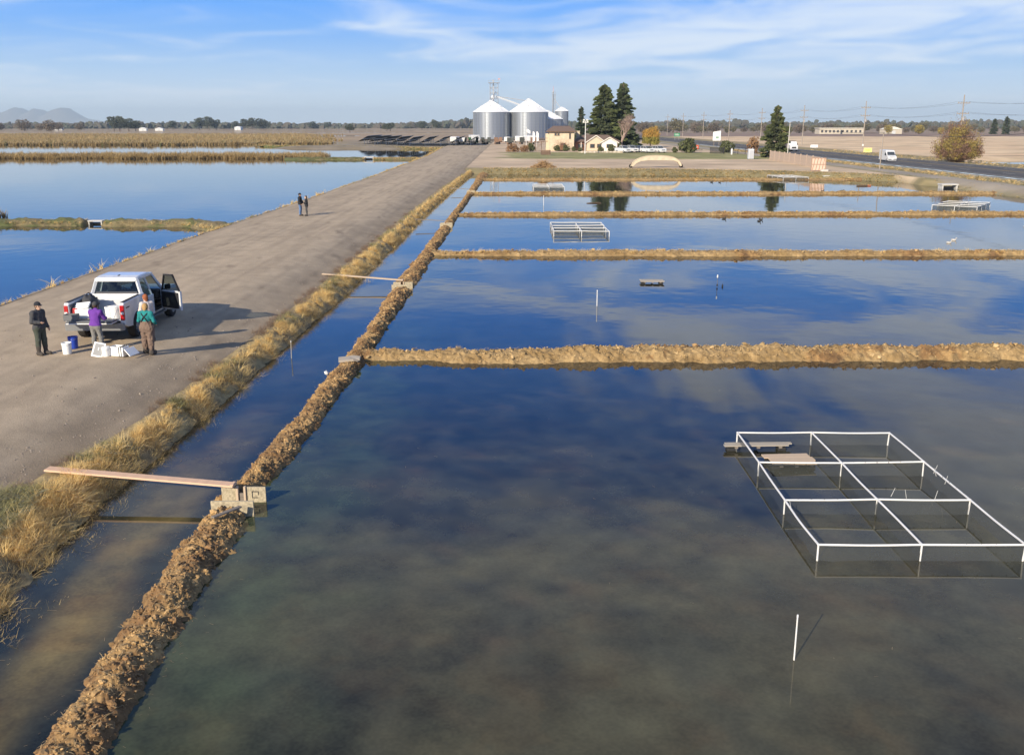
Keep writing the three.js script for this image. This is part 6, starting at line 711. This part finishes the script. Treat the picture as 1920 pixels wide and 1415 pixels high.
// ---- highway traffic
{ const t = thing('delivery_van', 'white high roofed van driving towards the camera on the highway', 'van', [74.9, 1.03, -196], 0.0); t.scale.setScalar(0.86); obj('body', [profile([[2.75, 0.4], [2.8, 0.95], [2.6, 1.2], [1.9, 1.45], [1.25, 2.25], [0.9, 2.5], [-2.75, 2.55], [-2.85, 2.4], [-2.85, 0.45]], 2.0, 0, 0.1)], whitePaint, t); const q = (a, b, c, d) => { const g = new THREE.BufferGeometry(); g.setAttribute('position', new THREE.BufferAttribute(new Float32Array([...a, ...b, ...c, ...a, ...c, ...d]), 3)); g.computeVertexNormals(); return g; }; obj('windscreen', q([-0.9, 1.5, 1.98], [0.9, 1.5, 1.98], [0.82, 2.24, 1.38], [-0.82, 2.24, 1.38]), pane, t); for (const s of [-1, 1]) { obj('side_window', q([s * 1.012, 1.42, 1.6], [s * 1.012, 1.42, 0.55], [s * 1.012, 2.02, 0.55], [s * 1.012, 2.02, 1.15]), pane, t); obj('headlight', rb(0.3, 0.34, 0.12, 0.05, s * 0.78, 1.0, 2.7), clearLens, t); obj('wing_mirror', rb(0.14, 0.32, 0.12, 0.03, s * 1.12, 1.6, 1.6), blackTrim, t); for (const z of [1.75, -1.7]) wheel(t, s * 0.9, 0.36, z, 0.36, 0.24); } obj('grille', rb(1.3, 0.3, 0.1, 0.04, 0, 0.98, 2.76), blackTrim, t); obj('bumper', rb(1.95, 0.26, 0.16, 0.06, 0, 0.55, 2.78), greyPlastic, t); obj('licence_plate', bx(0.4, 0.14, 0.03, 0, 0.6, 2.87), foam, t);
  const D = thing('dump_truck', 'white dump truck coming along the highway by the bushy conifer', 'truck', [76.2, 1.05, -270], 0.0); obj('cab', [profile([[3.6, 0.7], [3.65, 1.5], [3.4, 1.65], [2.4, 1.75], [2.05, 2.6], [0.7, 2.65], [0.6, 0.7]], 2.1, 0, 0.08)], whitePaint, D); obj('windscreen', q([-0.92, 1.78, 2.42], [0.92, 1.78, 2.42], [0.86, 2.5, 2.13], [-0.86, 2.5, 2.13]), pane, D); obj('dump_body', [profile([[0.4, 1.1], [0.4, 2.75], [-3.4, 2.6], [-3.6, 1.2]], 2.35, 0, 0.04), bx(2.3, 0.1, 0.9, 0, 2.8, 0.7)], std([0.12, 0.1, 0.09], 0.8), D); obj('chassis', bx(0.9, 0.25, 7, 0, 0.8, 0), blackTrim, D); for (const z of [2.7, -1.6, -2.75]) for (const s of [-1, 1]) wheel(D, s * 0.95, 0.5, z, 0.5, 0.34); obj('grille', rb(1.2, 0.6, 0.08, 0.03, 0, 1.15, 3.66), blackTrim, D); obj('bumper', rb(2.1, 0.3, 0.2, 0.04, 0, 0.62, 3.66), steel, D); for (const s of [-1, 1]) { obj('headlight', rb(0.28, 0.2, 0.08, 0.03, s * 0.8, 1.15, 3.64), clearLens, D); obj('wing_mirror', rb(0.12, 0.42, 0.1, 0.02, s * 1.22, 2.0, 2.2), blackTrim, D); } }
// ---- signs
{ const signWhite = std([0.8, 0.8, 0.78], 0.7), green = std([0.03, 0.22, 0.09], 0.6);
  const s1 = thing('roadside_sign', 'tall white sign with a slanted top and green square by the highway', 'sign', [70.4, 0.88, -340], 0.1); obj('board', shapeXY([[-1.3, 1.9], [1.35, 1.9], [1.35, 5.2], [-1.3, 4.8]], 0.25, 0.02), signWhite, s1); obj('logo_square', bx(0.9, 0.65, 0.04, 0.15, 2.95, 0.16), green, s1); obj('logo_mark', [bx(0.12, 0.4, 0.03, 0.0, 2.95, 0.19), bx(0.3, 0.1, 0.03, 0.2, 3.1, 0.19), bx(0.3, 0.1, 0.03, 0.2, 2.8, 0.19)], signWhite, s1); for (const x of [-0.9, 0.9]) obj('post', bx(0.18, 2, 0.18, x, 1, 0), greyWood, s1);
  const s2 = thing('road_sign', 'green highway sign far along the highway left of the white sign', 'sign', [75.4, 1.0, -452], 0); obj('board', rb(2.6, 1.5, 0.06, 0.02, 0, 2.6, 0), green, s2); obj('lettering', [bx(1.5, 0.14, 0.02, -0.2, 2.85, 0.045), bx(1.9, 0.14, 0.02, 0, 2.45, 0.045)], signWhite, s2); for (const x of [-0.9, 0.9]) obj('post', bx(0.1, 2.6, 0.1, x, 1.2, -0.06), steel, s2);
  const s3 = thing('road_sign', 'pale yellow sign at the far edge of the highway left of the van', 'sign', [94.6, 0.72, -262], 0.05); obj('board', rb(2.2, 1.15, 0.08, 0.02, 0, 0.85, 0), std([0.82, 0.74, 0.25], 0.7), s3); obj('lettering', [bx(1.4, 0.12, 0.02, 0, 0.98, 0.05), bx(1.1, 0.12, 0.02, 0, 0.72, 0.05)], std([0.5, 0.42, 0.1], 0.8), s3); for (const x of [-0.8, 0.8]) obj('post', bx(0.1, 0.5, 0.1, x, 0.2, 0), greyWood, s3);
  const s4 = thing('road_sign', 'low white board beyond the highway right of the dump truck', 'sign', [96.5, 0.72, -315], 0.05); obj('board', rb(2.4, 0.9, 0.08, 0.02, 0, 0.75, 0), signWhite, s4); for (const x of [-0.8, 0.8]) obj('post', bx(0.1, 0.4, 0.1, x, 0.2, 0), greyWood, s4); }
// ---- power poles and wires
{ const poleWood = std([0.3, 0.26, 0.22], 0.95), insul = std([0.35, 0.33, 0.32], 0.5), wireMat = std([0.05, 0.05, 0.055], 0.7), POLES = [], ord = ['nearest the camera', 'second from the camera', 'third from the camera', 'fourth from the camera', 'fifth from the camera', 'sixth from the camera', 'seventh from the camera', 'eighth from the camera', 'farthest along'];
  for (let k = -1; k < 8; k++) POLES.push([107.8 + 0.5 * Math.sin(k * 5), -238 - k * 64]);
  POLES.forEach(([x, z], k) => { const t = thing('power_pole', 'wooden power pole with two crossarms along the highway, ' + ord[k], 'power pole', [x, 0.7, z], 0.05, 'power poles along the highway'), h = 14.3; obj('pole', bar([0, 0, 0], [0.0, h, 0], 0.2, 0.13, 8), poleWood, t); for (const y of [h - 1.9, h - 4.3]) { const a = obj('crossarm', bx(3.0, 0.16, 0.14, 0, y, 0.16), poleWood, t); for (const q of [-1.35, -0.6, 0.6, 1.35]) obj('insulator', cy(0.08, 0.06, 0.26, q, y + 0.2, 0.16, 6), insul, a); obj('brace', [bar([0, y - 0.8, 0.15], [0.9, y - 0.05, 0.15], 0.03), bar([0, y - 0.8, 0.15], [-0.9, y - 0.05, 0.15], 0.03)], steel, a); } if (k < 4) obj('transformer', [cy(0.28, 0.28, 0.9, 0.1, h - 5.6, 0.4, 12), bx(0.1, 0.1, 0.3, 0.1, h - 5.4, 0.2)], insul, t); if (k === 2) obj('notice_plate', bx(0.5, 0.5, 0.04, 0, 1.4, 0.22), whitePipe, t); });
  const sag = (a, b, d) => { const pts = []; for (let i = 0; i <= 10; i++) { const s = i / 10; pts.push([lerp(a[0], b[0], s), lerp(a[1], b[1], s) - d * 4 * s * (1 - s), lerp(a[2], b[2], s)]); } return pts; };
  for (const [y, q, n] of [[12.75, -1.35, 'upper left'], [12.75, 1.35, 'upper right'], [10.35, -1.35, 'lower left'], [10.35, 1.35, 'lower right']]) { const g = []; for (let k = 0; k + 1 < POLES.length; k++) g.push(tube(sag([POLES[k][0] + q, y + 0.7, POLES[k][1]], [POLES[k + 1][0] + q, y + 0.7, POLES[k + 1][1]], 1.0), 0.016, 14, 4)); tag(obj('power_wire', g, wireMat), n + ' wire strung along the wooden power poles', 'wire', 'wires of the power poles'); }
  const SP = [[62.6, -112, 6.9], [62.6, -167, 6.1], [62.4, -223, 7.8], [62.4, -285, 7.8]]; SP.forEach(([x, z, h], k) => { const t = thing('service_pole', ['bare service pole beside the lane at the right end of the far ponds', 'thin grey service pole left of the van beside the lane', 'pale service pole right of the bushy conifer', 'service pole farther off behind the bushy conifer'][k], 'pole', [x, 0.86, z], 0, 'service poles'); obj('pole', bar([0, 0, 0], [0.12, h, 0], 0.1, 0.07, 8), k === 2 ? std([0.6, 0.57, 0.52], 0.9) : poleWood, t); obj('bracket', bx(0.5, 0.08, 0.08, 0.12, h - 0.2, 0.08), poleWood, t); }); { const g = []; for (let k = 0; k < 3; k++) g.push(tube(sag([SP[k][0], SP[k][2] + 0.7, SP[k][1]], [SP[k + 1][0], SP[k + 1][2] + 0.7, SP[k + 1][1]], 0.7), 0.03, 20, 5)); tag(obj('service_cable', g, wireMat), 'dark cable sagging between the service poles over the lane', 'cable'); } }
// ---- solar trackers
{ const panelMat = phys([0.012, 0.018, 0.035], 0.2, { clearcoat: 0.5 }), backMat = std([0.07, 0.075, 0.08], 0.7), words = ['leftmost', 'second from left', 'third from left', 'fourth from left', 'fifth from left', 'sixth from left', 'seventh from left', 'eighth from left', 'rightmost'];
  for (let k = 0; k < 9; k++) { const x = -58 + k * 5.4, z0 = -352 - Math.max(0, (4 - k)) * 9, t = thing('solar_tracker', 'dark tilted solar panel row in the array left of the silos, ' + words[k], 'solar panels', [x, 0.55, z0], 0, 'solar panel rows'); const n = 6, tilt = 0.5; for (let q = 0; q < n; q++) { const p = obj('panel', bx(4.4, 0.05, 7.2, 0, 2.3, -q * 7.5, 0, 0, tilt), panelMat, t); obj('panel_back', bx(4.3, 0.03, 7.1, 0, 2.25, -q * 7.5, 0, 0, tilt), backMat, p); obj('post', bx(0.16, 2.5, 0.16, 0, 1.0, -q * 7.5), steel, t); } obj('torque_tube', bx(0.16, 0.16, n * 7.5, 0, 2.15, -(n - 1) * 3.75), steel, t); } }
// ---- implements, trailers and tanks parked before the silos
{ const dk = std([0.05, 0.055, 0.05], 0.7), grn = std([0.03, 0.1, 0.04], 0.6), rust = std([0.2, 0.12, 0.08], 0.9), words = ['leftmost', 'second', 'third', 'fourth', 'fifth', 'sixth', 'rightmost'];
  [-19, -14.6, -9.8, -5.2, -0.6, 3.8, 8].forEach((x, k) => { const t = thing('disc_harrow', 'dark folded farm implement in the row before the silos, ' + words[k] + ' of the row', 'farm implement', [x, 0.86, -372 - (k % 2) * 3], 0.5 + k * 0.2, 'farm implements'), m = [dk, grn, dk, rust, dk, dk, rust][k]; obj('frame', [bx(3.2, 0.18, 0.2, 0, 0.9, 0.8), bx(3.2, 0.18, 0.2, 0, 0.9, -0.8), bx(0.2, 0.18, 2, -1.2, 0.9, 0), bx(0.2, 0.18, 2, 1.2, 0.9, 0), beam([0, 0.9, 0.8], [0, 0.6, 2.8], 0.16, 0.16)], m, t); obj('folded_wing', [beam([-1.5, 0.9, 0], [-1.9, 2.6, 0], 1.6, 0.14)], m, t); obj('folded_wing', [beam([1.5, 0.9, 0], [1.9, 2.6, 0], 1.6, 0.14)], m, t); for (let q = -3; q <= 3; q++) obj('disc', mv(lathe([[0, 0.06], [0.3, 0]], 14), q * 0.45, 0.42, -0.8, 0, 0, 1.57), rust, t); for (const s of [-1, 1]) obj('wheel', mv(lathe([[0.1, -0.12], [0.4, -0.12], [0.4, 0.12], [0.1, 0.12]], 16), s * 0.9, 0.42, 0, 0, 0, 1.57), tyreMat, t); });
  [[-23, -398, 1.2], [-19.8, -402, 1], [-15.5, -405, 1.5], [-1.5, -408, 1.1], [2.8, -405, 1.3], [7.4, -402, 1.4]].forEach(([x, z, s], k) => { const t = thing('farm_trailer', 'white box trailer parked behind the dark implements, ' + ['leftmost', 'second from left', 'third from left and largest', 'fourth from left', 'fifth from left', 'rightmost'][k], 'trailer', [x, 0.86, z], 0.3 * (k % 3) - 0.3, 'white trailers'); t.scale.setScalar(s * 0.9); obj('box', rb(2.6, 1.7, 3.4, 0.08, 0, 1.5, 0), whitePaint, t); obj('door', bx(1.6, 1.3, 0.05, 0, 1.4, 1.72), foamIn, t); obj('drawbar', beam([0, 0.6, 1.7], [0, 0.5, 3], 0.12, 0.12), blackTrim, t); for (const q of [-1, 1]) obj('wheel', mv(lathe([[0.1, -0.12], [0.38, -0.12], [0.38, 0.12], [0.1, 0.12]], 16), q * 1.1, 0.38, 0, 0, 0, 1.57), tyreMat, t); }); }
// ---- far buildings
function shed(label, at, turn, w, h, d, mat, roofMat, group) { const t = thing('farm_building', label, 'building', at, turn, group); obj('wall', bx(w, h, d, 0, h / 2, 0), mat, t); obj('roof', shapeXY([[-w / 2 - 0.4, 0], [w / 2 + 0.4, 0], [0, w * 0.14]], d + 0.8).translate(0, h, 0), roofMat, t); obj('door', bx(w * 0.22, h * 0.7, 0.2, 0, h * 0.35, d / 2 + 0.05), foamIn, t); return t; }
const paleWall = std([0.5, 0.45, 0.36], 0.9), whiteWall = std([0.66, 0.66, 0.64], 0.8);
shed('white farm building on the left horizon, left of a pair', [-480, 0.1, -1290], 0.2, 9, 3, 12, whiteWall, roofSteel, 'white horizon buildings'); shed('white farm building on the left horizon, right of a pair', [-466, 0.1, -1310], 0.2, 10, 2.6, 12, whiteWall, roofSteel, 'white horizon buildings'); shed('lone small white building near the left edge of the horizon', [-640, 0.1, -1400], 0.2, 10, 4, 10, whiteWall, roofSteel); shed('small white building under the clump above the reed marsh', [-400, 0.1, -1450], 0, 9, 4, 12, whiteWall, roofSteel);
for (const [x, z, w, l] of [[255, -800, 17, 'left'], [274, -805, 19, 'right']]) { const t = thing('long_building', 'long pale building with a row of dark windows on the right horizon, ' + l + ' wing', 'building', [x, 0.5, z]); obj('wall', bx(w, 4.6, 12, 0, 2.3, 0), paleWall, t); obj('roof', bx(w + 0.8, 0.35, 13, 0, 4.75, 0), paleTrim, t); for (let k = 0; k < 5; k++) { const f = obj('window', bx(1.7, 1.9, 0.12, (k - 2) * w / 5.4, 2.3, 6.02), woodTrim, t); obj('pane', bx(1.4, 1.6, 0.08, (k - 2) * w / 5.4, 2.3, 6.08), pane, f); } }
shed('pale low building among yellow trees on the right horizon', [306, 0.5, -800], 0.1, 14, 4, 10, paleWall, paleTrim);
scene.traverse((o) => { if (o.isMesh) { o.castShadow = true; o.receiveShadow = true; } });
renderer.render(scene, camera);
